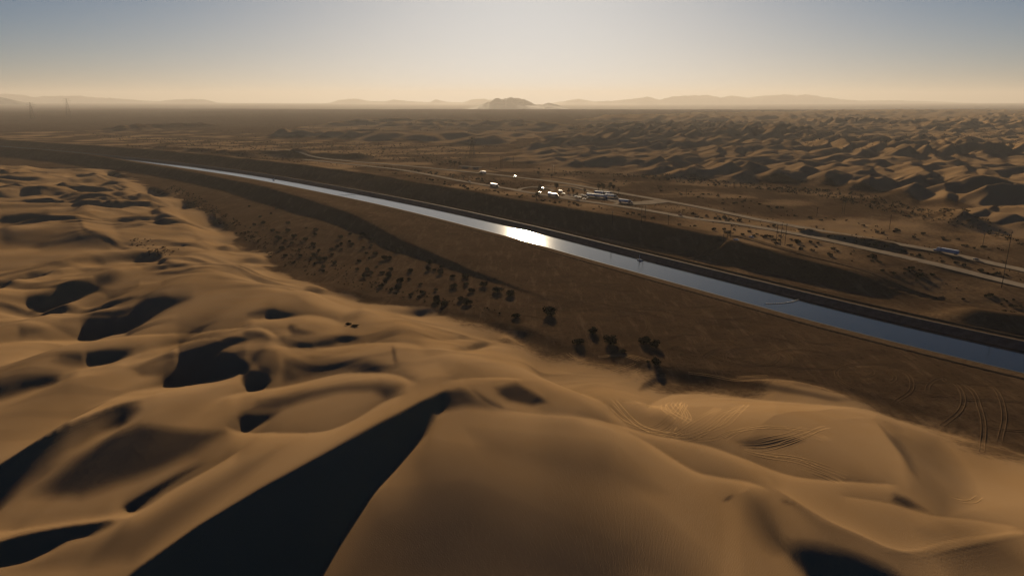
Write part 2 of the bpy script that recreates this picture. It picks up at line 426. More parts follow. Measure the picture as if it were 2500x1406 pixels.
def solve(x0, x1, y0, y1, step):
    xs = np.arange(x0, x1, step); ys = np.arange(y0, y1, step)
    X, Y = np.meshgrid(xs, ys)
    base, m = dune_base(X, Y)
    keep = sstep(-12, 10, m)
    ny, nx = X.shape
    ky = 2 * np.pi * np.fft.fftfreq(ny, step)[:, None]; kx = 2 * np.pi * np.fft.rfftfreq(nx, step)[None, :]
    den = ky ** 2 + 0.04 * kx ** 2 + 0.5e-4
    by = np.gradient(base, step, axis=0)
    h = np.zeros_like(base)
    for it in range(7):
        px, py = project(X, Y, base + h)
        fi = np.clip((py - RY0) / RS - 0.5, 0, RH - 1.001); fj = np.clip((px - RX0) / RS - 0.5, 0, RW - 1.001)
        i = fi.astype(int); j = fj.astype(int); a = fi - i; b = fj - j
        g = (SLOPE[i, j] * (1 - b) + SLOPE[i, j + 1] * b) * (1 - a) + (SLOPE[i + 1, j] * (1 - b) + SLOPE[i + 1, j + 1] * b) * a
        g = np.where((py > RY1) | (py < RY0) | (px < RX0 - 60) | (px > RX1 + 60), -0.03, g)
        g = (g - np.clip(by, -.12, .05)) * keep
        hn = np.fft.irfft2(np.fft.rfft2(g) * (-1j * ky) / den, s=X.shape)
        for _ in range(3):
            res = (g - np.gradient(hn, step, axis=0)) * keep
            hn = hn + 0.9 * np.fft.irfft2(np.fft.rfft2(res) * (-1j * ky) / den, s=X.shape)
        h = hn * keep if it == 0 else 0.4 * h + 0.6 * hn * keep
    return dict(x0=x0, y0=y0, step=step, h=h, nx=nx, ny=ny)
GN = solve(-330, 520, 30, 640, 0.85)
GF = solve(-1500, 260, 330, 1750, 2.0)
def gsample(G, X, Y):
    fx = np.clip((X - G['x0']) / G['step'], 0, G['nx'] - 1.001); fy = np.clip((Y - G['y0']) / G['step'], 0, G['ny'] - 1.001)
    j = fx.astype(int); i = fy.astype(int); b = fx - j; a = fy - i; h = G['h']
    return (h[i, j] * (1 - b) + h[i, j + 1] * b) * (1 - a) + (h[i + 1, j] * (1 - b) + h[i + 1, j + 1] * b) * a

# ------------------------------------------------------------------ far dune fields
def wpoly(txt, z): return [w2(float(q.split(',')[0]), float(q.split(',')[1]), z) for q in txt.split()]
FAR_A = wpoly('1180,398 1260,362 1330,332 1420,316 1700,305 1900,295 2200,285 2700,280 2800,560 2500,560 2330,545 2200,505 2060,470 1900,455 1750,450 1600,432 1450,420 1290,408', 8)
FAR_B = wpoly('660,335 760,308 900,300 1100,297 1290,300 1420,312 1330,330 1230,352 1050,350 850,345', 8)
FAR_C = wpoly('1380,296 1500,284 1800,276 2200,268 2700,262 2700,284 2200,288 1900,296 1600,300', 8)
def dune_waves(X, Y, lam, ang, seed, warp=0.9):
    wx = X + lam * warp * fbm(X, Y, lam * 2.2, seed, 3); wy = Y + lam * warp * fbm(X, Y, lam * 2.6, seed + 5, 3)
    ph = (wx * math.cos(ang) - wy * math.sin(ang)) / lam + 0.5 * noise(X, Y, lam * 3.1, seed + 2)
    f = ph - np.floor(ph)
    # long windward rise, short steep lee
    up = np.clip(f / 0.68, 0, 1); dn = np.clip((1 - f) / 0.32, 0, 1)
    return np.minimum(up ** 1.15, dn ** 0.95)
def far_dunes(X, Y):
    mA = edge_mask(X, Y, FAR_A); mB = edge_mask(X, Y, FAR_B); mC = edge_mask(X, Y, FAR_C)
    jit = 90 * fbm(X, Y, 260, 11, 3)
    a = sstep(-10, 80, mA + .5 * jit); b = sstep(-10, 120, mB + jit); c = sstep(-20, 200, mC + jit)
    amp = np.clip(0.95 + 0.5 * fbm(X, Y, 420, 3, 3), 0.45, 1.4)
    gap = 0.55 + 0.45 * sstep(-0.45, -0.05, fbm(X, Y, 500, 9, 2))
    big = dune_waves(X, Y, 72, R(24), 1, .7) * 13 + dune_waves(X, Y, 120, R(52), 4, .8) * 15 + dune_waves(X, Y, 46, R(38), 8, .7) * 5
    big = big + 5 * np.clip(fbm(X, Y, 800, 12, 2), 0, 1)
    far = dune_waves(X, Y, 130, R(28), 2) * 12 + dune_waves(X, Y, 210, R(60), 7) * 13
    return (a * gap * amp * big + np.maximum(b, c) * amp * far * (1 - a)), np.maximum(np.maximum(a * gap, b), c)

def dune_detail(X, Y):
    near = np.interp(Y, [100, 200, 320, 480, 700, 1000], [0.08, 0.3, 1.8, 2.6, 4.5, 9.0])
    side = np.interp(X, [-160, -60, 80], [1.0, .7, .4])
    bl = sstep(500, 700, Y)
    a = dune_waves(X, Y, 46, R(36), 25, 0.8) * (1 - bl) + dune_waves(X, Y, 62, R(34), 21, 0.8) * bl - .4
    b = dune_waves(X, Y, 27, R(52), 24, 0.7) - .4
    m = np.clip(.6 + .9 * fbm(X, Y, 110, 15, 2), 0, 1.5)
    return near * side * m * (a + 0.32 * b) + 0.04 * fbm(X, Y, 9, 17, 3) * np.minimum(near, 1)

# ------------------------------------------------------------------ height of the ground anywhere
BERMS = [  # (crest line in the photo, height, half width) of long low banks on the plain
    (w2(1975, 572, 7), w2(2175, 604, 7), 5.0, 9.0),
    (w2(620, 378, 7), w2(720, 381, 7), 9.0, 30.0), (w2(730, 382, 7), w2(880, 386, 7), 9.0, 30.0),
    (w2(320, 318, 7), w2(470, 312, 7), 22.0, 110.0), (w2(400, 368, 7), w2(600, 384, 7), 9.0, 30.0),
    (w2(2390, 775, 2), w2(2600, 800, 2), 7.0, 16.0),
]
RAMP = (w2(1655, 640, 1), w2(1752, 598, 7))
def ground(X, Y, full=False):
    shp = np.shape(X)
    X = np.asarray(X, dtype=np.float64).ravel(); Y = np.asarray(Y, dtype=np.float64).ravel()
    n = len(X)
    far = np.hypot(X, Y)
    s = np.full(n, 5000.0); yf = np.full(n, 3000.0); m = np.full(n, -5000.0); fm = np.zeros(n)
    q = (far < 3600)
    s[q], yf[q] = canal_s(X[q], Y[q])
    W = canal_w(yf)
    rough = 0.35 * fbm(X, Y, 26, 1, 3) + 0.8 * fbm(X, Y, 160, 2, 2)
    # beyond the canal: bank road, strip, spoil bank, plateau
    toe, top = far_toe(yf), far_top(yf)
    bh = np.clip(0.44 * (top - toe), 4, 15) * (1 + .05 * noise(X, Y, 60, 3))
    endr = sstep(425, 480, yf)
    rd, _ = seg_dist(X, Y, *RAMP[0], *RAMP[1])
    gap = 1 - 0.9 * np.exp(-(rd / 6.0) ** 2)
    w = np.clip((s + 1.2 * noise(X, Y, 18, 2) - toe) / (top - toe), 0, 1)
    bank = bh * w * endr * gap
    zf = np.where(s > top, 7.0 + (bh * endr * gap - 7.0) * np.exp(-np.maximum(s - top, 0) / 60.0), bank)
    zf = np.where(endr < 1, np.where(s > top, zf, bank + (1 - endr) * 7.0 * sstep(30, 130, s)), zf)
    zf = zf + rough * sstep(30, 90, s)
    # this side: canal terrace, levee, bush plain
    nc = near_crest(yf); nh = near_h(yf); bz = bush_z(yf)
    sl = np.clip((nc - s) / np.maximum((nh - bz) / 0.42, 4.0), 0, 1)
    terr = np.where(s > nc, nh * np.exp(-((s - nc) / 40.0) ** 2), nh + (bz - nh) * sl)
    zn = terr + rough * sstep(50, 90, -s)
    z = np.where(s > 0, zf, zn)
    # near dunes
    q = np.flatnonzero((Y < 1750) & (X < 700) & (Y < 460 - 1.35 * X + 400))
    db, mq = dune_base(X[q], Y[q])
    m[q] = mq
    kk = sstep(-8, 14, mq)
    bl = sstep(480, 600, Y[q])
    dh = gsample(GN, X[q], Y[q]) * (1 - bl) + gsample(GF, X[q], Y[q]) * bl
    dh = dh + dune_detail(X[q], Y[q]) * sstep(0, 60, mq)
    z[q] = np.where(mq > -8, z[q] * (1 - kk) + (db + dh) * kk, z[q])
    # far dunes, berms
    q = np.flatnonzero((Y > 600) & (X > -2600) & (Y < 11000))
    fd, fq = far_dunes(X[q], Y[q])
    z[q] += fd; fm[q] = fq
    for (a, b, h, hw) in BERMS:
        d, t = seg_dist(X, Y, *a, *b)
        z = z + h * np.exp(-(d / hw) ** 2) * (1 + .3 * noise(X, Y, 25, 1))
    z = z + sstep(1500, 4500, far) * (5 * fbm(X, Y, 900, 8, 3) + 2.5 * fbm(X, Y, 210, 5, 3))
    z = z * (1 - sstep(9000, 12000, far))
    az = np.degrees(np.arctan2(X, Y))
    z = z - np.interp(az, [-60, -36, -20, -3, 4, 16, 36, 60], [10, 15, 60, 135, 140, 110, 30, 20]) * sstep(9500, 19000, far)
    # the channel
    cut = -12.0 + 12.0 * np.maximum(sstep(8, 14, s), sstep(W + 8, W + 14, -s))
    z = np.where((s > -W - 14) & (s < 14), np.minimum(z, cut), z)
    if full: return [a.reshape(shp) for a in (z, m, s, yf, fm)]
    return z.reshape(shp)
def gz(x, y): return float(ground(np.array([x]), np.array([y]))[0])

# ------------------------------------------------------------------ materials
def mat(name, color, rough=0.9, spec=0.2, metal=0.0):
    m = bpy.data.materials.new(name); m.use_nodes = True
    b = m.node_tree.nodes['Principled BSDF']
    b.inputs['Base Color'].default_value = (*color, 1)
    b.inputs['Roughness'].default_value = rough
    b.inputs['Specular IOR Level'].default_value = spec
    b.inputs['Metallic'].default_value = metal
    return m
class NT:
    def __init__(s, m): s.t = m.node_tree; s.b = s.t.nodes['Principled BSDF']
    def n(s, typ, **kw):
        o = s.t.nodes.new('ShaderNode' + typ)
        for k, v in kw.items():
            if k.startswith('_'): setattr(o, k[1:], v)
            else: o.inputs[k.replace('__', ' ')].default_value = v
        return o
    def l(s, a, b): s.t.links.new(a, b)
    def noise(s, vec, scale, detail=4, rough=0.55):
        o = s.n('TexNoise', Scale=scale, Detail=detail, Roughness=rough); s.l(vec, o.inputs['Vector']); return o.outputs['Fac']
    def mix(s, fac, a, b):
        o = s.n('Mix', _data_type='RGBA')
        if isinstance(fac, float): o.inputs[0].default_value = fac
        else: s.l(fac, o.inputs[0])
        for v, i in ((a, 6), (b, 7)):
            if isinstance(v, tuple): o.inputs[i].default_value = (*v, 1)
            else: s.l(v, o.inputs[i])
        return o.outputs[2]
    def ramp(s, fac, a, b):
        o = s.n('MapRange'); o.interpolation_type = 'SMOOTHSTEP'
        s.l(fac, o.inputs[0]); o.inputs[1].default_value = a; o.inputs[2].default_value = b; return o.outputs[0]
    def math(s, op, a, b):
        o = s.n('Math', _operation=op)
        for v, i in ((a, 0), (b, 1)):
            if isinstance(v, (int, float)): o.inputs[i].default_value = v
            else: s.l(v, o.inputs[i])
        return o.outputs[0]

SAND = (0.48, 0.308, 0.158)
SOIL = (0.110, 0.066, 0.034)
m_ground = mat('desert_ground', SAND, 0.95, 0.0)
k = NT(m_ground)
geo = k.n('NewGeometry'); pos = geo.outputs['Position']
att = k.n('Attribute', _attribute_name='sand'); sandf = att.outputs['Fac']
n1 = k.noise(pos, 0.02, 5); n2 = k.noise(pos, 0.35, 5, .65); n3 = k.noise(pos, 2.2, 3)
c_sand = k.mix(k.ramp(n1, .35, .7), SAND, (0.46, 0.285, 0.135))
c_soil = k.mix(k.ramp(n1, .3, .7), SOIL, (0.145, 0.088, 0.047))
c_soil = k.mix(k.ramp(n2, .5, .75), c_soil, (0.07, 0.043, 0.023))
mps = k.n('Mapping'); mps.inputs['Rotation'].default_value = (0, 0, R(-50)); mps.inputs['Scale'].default_value = (1, 0.16, 1); k.l(pos, mps.inputs['Vector'])
ns = k.noise(mps.outputs[0], 0.16, 6, .7)
c_soil = k.mix(k.math('MULTIPLY', k.ramp(ns, .48, .72), .75), c_soil, (0.215, 0.135, 0.075))
c_soil = k.mix(k.math('MULTIPLY', k.ramp(k.noise(pos, 0.06, 6, .7), .52, .75), .6), c_soil, (0.06, 0.038, 0.022))
edge = k.math('ADD', sandf, k.math('MULTIPLY', k.math('SUBTRACT', n2, 0.5), 0.5))
edge = k.ramp(edge, .3, .7)
k.l(k.mix(edge, c_soil, c_sand), k.b.inputs['Base Color'])
# wind ripples on the sand, churned crust on the soil
mp = k.n('Mapping'); mp.inputs['Rotation'].default_value = (0, 0, R(25)); mp.inputs['Scale'].default_value = (1, 0.35, 1); k.l(pos, mp.inputs['Vector'])
rip = k.n('TexWave', Scale=1.1, Distortion=6.0, Detail=2.0); k.l(mp.outputs[0], rip.inputs['Vector'])
hs = k.math('ADD', k.math('MULTIPLY', rip.outputs['Fac'], 0.07), k.math('MULTIPLY', n3, 0.06))
ho = k.math('ADD', k.math('MULTIPLY', n2, 0.5), k.math('MULTIPLY', n3, 0.12))
hm = k.n('Mix', _data_type='FLOAT'); k.l(edge, hm.inputs[0]); k.l(ho, hm.inputs[2]); k.l(hs, hm.inputs[3])
bp = k.n('Bump', Strength=0.5, Distance=1.0); k.l(hm.outputs[0], bp.inputs['Height']); k.l(bp.outputs[0], k.b.inputs['Normal'])
k.b.inputs['Diffuse Roughness'].default_value = 0.4

# ------------------------------------------------------------------ mesh helpers
def mesh_obj(name, verts, faces, m, parent=None, smooth=False):
    me = bpy.data.meshes.new(name)
    me.from_pydata([tuple(v) for v in verts], [], faces)
    me.update()
    if m: me.materials.append(m)
    if smooth: me.polygons.foreach_set('use_smooth', [True] * len(me.polygons))
    o = bpy.data.objects.new(name, me); col.objects.link(o)
    if parent: o.parent = parent
    return o
def tag(o, label=None, cat=None, group=None, kind=None):
    if label: o['label'] = label
    if cat: o['category'] = cat
    if group: o['group'] = group
    if kind: o['kind'] = kind
    return o
def empty(name, loc, rz=0.0):
    o = bpy.data.objects.new(name, None); o.location = loc; o.rotation_euler = (0, 0, rz); o.empty_display_size = 1
    col.objects.link(o); return o

# ------------------------------------------------------------------ the ground: one sheet from under the camera to the horizon
ang = np.concatenate([np.linspace(-78, -47, 16), np.linspace(-45.5, 45.5, 860), np.linspace(47, 78, 16)])
rad = [45.0]
while rad[-1] < 45000:
    d = rad[-1]
    rad.append(d + max(min(d * d / (692 * 105) * 0.72, (0.0065 if d < 1150 else 0.0045) * d) if d < 4200 else 0.012 * d, 0.35))
rad = np.array(rad)
A, D = np.meshgrid(np.radians(ang), rad)
GX, GY = D * np.sin(A) , D * np.cos(A)
GZ, GM, GS, GYF, GFM = ground(GX, GY, True)
na, nr = len(ang), len(rad)
V = np.stack([GX, GY, GZ], -1).reshape(-1, 3)
idx = np.arange(na * nr).reshape(nr, na)
Q = np.stack([idx[:-1, :-1], idx[:-1, 1:], idx[1:, 1:], idx[1:, :-1]], -1).reshape(-1, 4)
me = bpy.data.meshes.new('desert_ground')
me.vertices.add(len(V)); me.vertices.foreach_set('co', V.ravel())
me.loops.add(Q.size); me.loops.foreach_set('vertex_index', Q.ravel())
me.polygons.add(len(Q)); me.polygons.foreach_set('loop_start', np.arange(0, Q.size, 4)); me.polygons.foreach_set('loop_total', np.full(len(Q), 4))
me.polygons.foreach_set('use_smooth', np.ones(len(Q), dtype=bool))
me.update(calc_edges=True)
ew = np.interp(GX, [-250, -60, 40], [22, 26, 60])
sand = np.maximum(sstep(-.6, 1.0, (GM + 16 * fbm(GX, GY, 34, 3, 4)) / ew), 0.85 * sstep(.05, .5, GFM))
_ft = far_top(GYF)
strip = np.maximum(sstep(16, 20, GS) * (1 - sstep(-8, 0, GS - far_toe(GYF))), sstep(-1, 8, GS - _ft)) * (1 - sstep(500, 1500, GS)) * (.42 + .25 * fbm(GX, GY, 70, 6, 3))
sand = np.clip(np.maximum(sand, strip), 0, 1)
at = me.attributes.new('sand', 'FLOAT', 'POINT'); at.data.foreach_set('value', sand.ravel().astype(np.float32))
me.materials.append(m_ground)
og = bpy.data.objects.new('desert_ground', me); col.objects.link(og)
tag(og, kind='structure')
print('ground', na, nr, 'tris', len(Q) * 2)

# ------------------------------------------------------------------ canal: concrete lining, bank tracks, water
m_conc = mat('lining_concrete', (0.11, 0.098, 0.082), 0.8, 0.3)
k = NT(m_conc); gp = k.n('NewGeometry').outputs['Position']
k.l(k.mix(k.ramp(k.noise(gp, 0.25, 5), .3, .7), (0.085, 0.076, 0.062), (0.135, 0.12, 0.10)), k.b.inputs['Base Color'])
m_track = mat('graded_dirt', (0.13, 0.083, 0.048), 0.95, 0.0)
k = NT(m_track); gp = k.n('NewGeometry').outputs['Position']
k.l(k.mix(k.ramp(k.noise(gp, 0.3, 5), .35, .7), (0.105, 0.067, 0.039), (0.15, 0.098, 0.058)), k.b.inputs['Base Color'])
bp = k.n('Bump', Strength=0.4, Distance=0.3); k.l(k.noise(gp, 1.1, 4), bp.inputs['Height']); k.l(bp.outputs[0], k.b.inputs['Normal'])
m_water = mat('canal_water', (0.010, 0.022, 0.022), 0.08, 0.5)
k = NT(m_water); k.b.inputs['IOR'].default_value = 1.36
gp = k.n('NewGeometry').outputs['Position']
mp = k.n('Mapping'); mp.inputs['Rotation'].default_value = (0, 0, R(38)); mp.inputs['Scale'].default_value = (1.0, 0.55, 1); k.l(gp, mp.inputs['Vector'])
hh = k.math('ADD', k.math('MULTIPLY', k.noise(mp.outputs[0], 0.55, 3, .6), 0.22), k.math('MULTIPLY', k.noise(mp.outputs[0], 0.05, 2), 0.5))
bp = k.n('Bump', Strength=0.10, Distance=1.0); k.l(hh, bp.inputs['Height']); k.l(bp.outputs[0], k.b.inputs['Normal'])

RL = REF[(REF[:, 1] < 2600)]
tn = np.gradient(RL, axis=0); tn /= np.linalg.norm(tn, axis=1)[:, None]
nrm = np.stack([-tn[:, 1], tn[:, 0]], -1)                     # towards the far side
if nrm[len(nrm) // 2, 1] < 0: nrm = -nrm
WL = canal_w(RL[:, 1])
def along(name, prof, m, kind='structure', smooth=False):
    """sweep a cross-section [(offset from far edge, widths of canal to add, z)] along the canal"""
    vs = []; fs = []; n = len(prof)
    for i in range(len(RL)):
        for (o, kw, z) in prof:
            p = RL[i] + nrm[i] * (o - kw * WL[i]); vs.append((p[0], p[1], z))
    for i in range(len(RL) - 1):
        for j in range(n - 1):
            a = i * n + j; fs.append((a, a + 1, a + n + 1, a + n))
    return tag(mesh_obj(name, vs, fs, m, smooth=smooth), kind=kind)
along('canal_water', [(0.4 - 0.0, 0, WATER_Z), (-6, 0, WATER_Z), (6, 1, WATER_Z), (-0.4, 1, WATER_Z)], m_water)
along('canal_lining', [(7.6, 0, 1.2), (7.0, 0, 1.95), (6.4, 0, 1.92), (0, 0, WATER_Z), (-5.5, 0, -5.2)], m_conc)
along('canal_lining', [(5.5, 1, -5.2), (0, 1, WATER_Z), (-4.4, 1, 0.30), (-5.0, 1, 0.32), (-5.6, 1, -0.2)], m_conc)
along('bank_track', [(18.0, 0, -1.2), (15.0, 0, 0.6), (13.4, 0, 2.7), (12.6, 0, 2.7), (11.6, 0, 1.85), (7.2, 0, 1.8), (7.05, 0, 1.0)], m_track)
along('bank_track', [(-5.05, 1, -0.6), (-5.2, 1, 0.2), (-11.4, 1, 0.25), (-12.2, 1, .5), (-13.0, 1, .5), (-14.2, 1, 0.2), (-15.4, 1, -1.2)], m_track)

# ------------------------------------------------------------------ roads
m_asph = mat('asphalt', (0.30, 0.245, 0.18), 0.8, 0.0)
k = NT(m_asph); gp = k.n('NewGeometry').outputs['Position']
k.l(k.mix(k.ramp(k.noise(gp, 0.12, 5), .3, .75), (0.28, 0.225, 0.168), (0.36, 0.295, 0.22)), k.b.inputs['Base Color'])
def resample(pts, step):
    d = np.r_[0, np.cumsum(np.linalg.norm(np.diff(pts, axis=0), axis=1))]
    t = np.linspace(0, d[-1], max(3, int(d[-1] / step)))
    return np.stack([np.interp(t, d, pts[:, 0]), np.interp(t, d, pts[:, 1])], -1)
ROADS = {}
def road(name, px, width, m, z=7.0, lift=0.5, skirt=1.5, step=9.0, world_pts=None):
    pts = world_pts if world_pts is not None else [w2(x, y, z) for x, y in px]
    L = resample(smooth_line(pts, 8), step)
    t = np.gradient(L, axis=0); t /= np.linalg.norm(t, axis=1)[:, None]
    nn = np.stack([-t[:, 1], t[:, 0]], -1)
    hw = width / 2
    zs = np.max([ground(L[:, 0] + nn[:, 0] * o, L[:, 1] + nn[:, 1] * o) for o in (-hw, 0, hw)], axis=0)
    ker = np.ones(9) / 9
    zz = np.convolve(np.pad(zs, 4, mode='edge'), ker, mode='valid') + lift
    prof = [(-hw - skirt * 1.6, -skirt - .4), (-hw, 0), (-hw * .5, .06), (0, .1), (hw * .5, .06), (hw, 0), (hw + skirt * 1.6, -skirt - .4)]
    vs = []; fs = []; n = len(prof)
    for i in range(len(L)):
        for (o, dz) in prof: vs.append((L[i, 0] + nn[i, 0] * o, L[i, 1] + nn[i, 1] * o, zz[i] + dz))
    for i in range(len(L) - 1):
        for j in range(n - 1):
            a = i * n + j; fs.append((a, a + 1, a + n + 1, a + n))
    o = tag(mesh_obj(name, vs, fs, m), kind='structure')
    o.data.materials.append(m_track)
    o.data.polygons.foreach_set('material_index', [1 if (p % (n - 1)) in (0, n - 2) else 0 for p in range(len(fs))])
    ROADS.setdefault(name, []).append((L, zz))
    return L, zz
UP = [(560, 371), (700, 381), (802, 390), (856, 395), (984, 406), (1112, 418), (1178, 424), (1255, 432), (1357, 445), (1460, 463), (1536, 478), (1613, 492), (1690, 506),
      (1780, 524), (1860, 541), (1960, 559), (2070, 579), (2190, 599), (2300, 615), (2400, 635), (2500, 656), (2620, 682)]
LO = [(740, 391), (840, 402), (920, 411), (984, 418), (1086, 437), (1163, 451), (1240, 464), (1280, 473), (1370, 488), (1485, 505), (1588, 521), (1690, 540),
      (1780, 550), (1860, 562), (1940, 575), (2040, 594), (2189, 624), (2338, 654), (2500, 690), (2620, 718)]
road('highway', UP, 11.5, m_asph)
road('highway', LO, 11.5, m_asph)
LOOP = [(1262, 470), (1275, 463), (1300, 459), (1345, 457), (1380, 457), (1420, 463), (1455, 477), (1500, 488), (1520, 495), (1500, 503)]
road('service_road', LOOP, 7.0, m_asph, lift=.6)
road('service_road', [(1392, 488), (1408, 480), (1440, 482), (1480, 486), (1530, 498), (1562, 500), (1620, 494)], 26.0, m_asph, lift=.45, skirt=1.0)
road('service_road', [(1300, 459.5), (1330, 461), (1350, 467), (1340, 473), (1370, 486)], 6.0, m_asph, lift=.6)
road('dirt_road', [(1097, 363), (1125, 368), (1112, 376), (1095, 385), (1112, 392), (1145, 400), (1176, 407), (1215, 418), (1300, 428), (1400, 441), (1500, 461), (1600, 470)], 6.5, m_track, lift=.35, skirt=.5)
road('dirt_road', None, 7.0, m_track, lift=.5, skirt=.6, step=4, world_pts=[w2(1600, 632, .5), RAMP[0], w2(1700, 619, 4), RAMP[1], w2(1800, 590, 7), w2(1900, 612, 8), w2(2069, 650, 8), w2(2300, 702, 8)])

# ------------------------------------------------------------------ mountains on the horizon
m_rock = mat('mountain_rock', (0.13, 0.10, 0.085), 0.95, 0.1)
k = NT(m_rock); gp = k.n('NewGeometry').outputs['Position']
k.l(k.mix(k.ramp(k.noise(gp, 0.004, 6), .35, .7), (0.10, 0.08, 0.07), (0.17, 0.13, 0.105)), k.b.inputs['Base Color'])
def mountain(px, dist, depth, seed):
    xs = [p[0] for p in px]
    n = max(40, int((max(xs) - min(xs)) * .5)); rows = 21
    q = np.linspace(min(xs), max(xs), n); yy = np.interp(q, xs, [p[1] for p in px])
    u = (q - 1250) / F; v = (703 - yy) / F
    dz = -math.sin(PITCH) + math.cos(PITCH) * v; fy = math.cos(PITCH) + math.sin(PITCH) * v
    r = np.linspace(-1, 1, rows)[:, None] * np.ones((1, n))
    X = np.ones((rows, 1)) * (dist * u / fy)[None, :]; Y = dist + r * depth
    rg = fbm(X, Y * 1.7, depth * .9, seed, 5, .55)
    h = (CZ + dist * dz / fy + 160.0)[None, :] * np.maximum(0, 1 - np.abs(r + .25 * rg * (1 - np.abs(r)))) ** .75 * (1 + .16 * rg * (np.abs(r) > .05))
    vs = np.stack([X, Y, np.maximum(h, 0) - 165.0], -1).reshape(-1, 3).tolist(); fs = []
    for j in range(rows - 1):
        for i in range(n - 1):
            a = j * n + i; fs.append((a, a + 1, a + n + 1, a + n))
    return tag(mesh_obj('mountain', vs, fs, m_rock, smooth=False), kind='structure')
def prof(txt, x0, y0, sx, sy): return [(x0 + float(t.split(',')[0]) / sx, y0 + float(t.split(',')[1]) / sy) for t in txt.split()]
mountain(prof('300,450 460,412 500,382 540,378 590,355 640,333 665,345 700,325 750,290 800,283 860,292 900,285 930,270 950,278 1000,258 1030,250 1090,258 1125,252 1170,260 1215,278 1240,270 1300,300 1350,325 1410,350 1460,372 1530,366 1565,380 1600,350 1655,332 1700,342 1760,366 1810,372 1870,400 1920,418 1990,436', 1100, 200, 6.944, 6.944), 19500, 1500, 1)
mountain([(-260, 236), (-120, 228), (-40, 232), (0, 236), (20, 241), (45, 247), (70, 252)], 22000, 1400, 2)
mountain([(-300, 240), (-100, 233), (0, 233), (18, 231), (60, 233.5), (88, 237), (105, 234), (165, 234), (230, 237), (290, 241), (350, 245), (420, 249)], 38000, 2200, 3)
mountain([(380, 249), (395, 246), (440, 243), (475, 244), (490, 245), (505, 245), (530, 250)], 38500, 1500, 4)
mountain([(800, 252), (830, 245), (870, 242), (900, 245), (935, 247), (960, 244), (1000, 248), (1050, 250), (1065, 244), (1090, 249), (1130, 250), (1150, 242), (1165, 241), (1200, 244), (1300, 252)], 43000, 2000, 5)
mountain([(1330, 254.5), (1390, 245.5), (1410, 242.5), (1450, 248.5), (1490, 247.5), (1540, 242.5), (1575, 238.5), (1610, 244.5), (1640, 238.5), (1690, 234.5), (1727, 231.5), (1760, 237.5), (1790, 231.5), (1830, 237.5), (1860, 232.5), (1915, 229.5), (1950, 233.5), (2000, 238.5), (2060, 241.5), (2110, 245.5), (2200, 244.5), (2280, 247.5), (2400, 252.5)], 42000, 2400, 6)

# ------------------------------------------------------------------ haze
hz = 47000.0
bm = bmesh.new()
bmesh.ops.create_cube(bm, size=1.0)
for v in bm.verts:
    v.co = Vector((v.co.x * 2 * hz, -4000 + (v.co.y + .5) * (hz + 4000), -240 + (v.co.z + .5) * 860))
hm_ = bpy.data.meshes.new('haze'); bm.to_mesh(hm_); bm.free()
m_haze = bpy.data.materials.new('haze'); m_haze.use_nodes = True
nt = m_haze.node_tree; nt.nodes.clear()
ho_ = nt.nodes.new('ShaderNodeOutputMaterial'); pv = nt.nodes.new('ShaderNodeVolumePrincipled')
pv.inputs['Color'].default_value = (0.72, 0.68, 0.64, 1)
pv.inputs['Density'].default_value = 3.5e-5
pv.inputs['Anisotropy'].default_value = 0.25
pv.inputs['Density Attribute'].default_value = ''
nt.links.new(pv.outputs[0], ho_.inputs['Volume'])
hm_.materials.append(m_haze)
haze = bpy.data.objects.new('haze', hm_); col.objects.link(haze)
tag(haze, kind='stuff')

# ------------------------------------------------------------------ tyre tracks: pairs of shallow ruts pressed into the sand
m_rut = mat('rutted_sand', (0.46, 0.29, 0.14), 0.95, 0.0)
m_rut_soil = mat('rutted_soil', (0.13, 0.08, 0.043), 0.95, 0.0)
def ruts(name, lines, m, gauge=1.7, w=0.20, hgt=0.028, lift=0.03):
    vs = []; fs = []
    prof = [(-w, -.12), (-w * .55, hgt), (0, -.02), (w * .55, hgt), (w, -.12)]
    offs = np.array([o for o, _ in prof]); dzs = np.array([d for _, d in prof]); n = len(prof); blocks = []
    for L in lines:
        t = np.gradient(L, axis=0); t /= np.linalg.norm(t, axis=1)[:, None] + 1e-9
        nn = np.stack([-t[:, 1], t[:, 0]], -1)
        # the rut fades out at both ends
        e = np.clip(np.minimum(np.arange(len(L)), np.arange(len(L))[::-1]) / max(3.0, len(L) * .22), 0, 1)[:, None]
        for side in (-.5, .5):
            P2 = (L + nn * side * gauge)[:, None, :] + nn[:, None, :] * offs[None, :, None]
            blocks.append((P2, dzs[None, :] * e - .03 * (1 - e)))
    allp = np.concatenate([b[0].reshape(-1, 2) for b in blocks])
    Z = ground(allp[:, 0], allp[:, 1]); k0 = 0
    for P2, dz in blocks:
        c = P2.shape[0]; z = Z[k0:k0 + c * n].reshape(c, n) + dz + lift; k0 += c * n
        b = len(vs); vs += np.concatenate([P2, z[:, :, None]], -1).reshape(-1, 3).tolist()
        for i in range(c - 1):
            for j in range(n - 1):
                a = b + i * n + j; fs.append((a, a + 1, a + n + 1, a + n))
    return tag(mesh_obj(name, vs, fs, m, smooth=True), kind='stuff')
def pxline(txt, z, step=1.6):
    pts = [tuple(float(v) for v in q.split(',')) for q in txt.split()]
    w = [w2(x, y, z) for x, y in pts]
    # settle the height along the ray
    for _ in range(2):
        zz = ground(np.array([p[0] for p in w]), np.array([p[1] for p in w]))
        w = [w2(x, y, float(k)) for (x, y), k in zip(pts, zz)]
    return resample(smooth_line(w, 8), step)
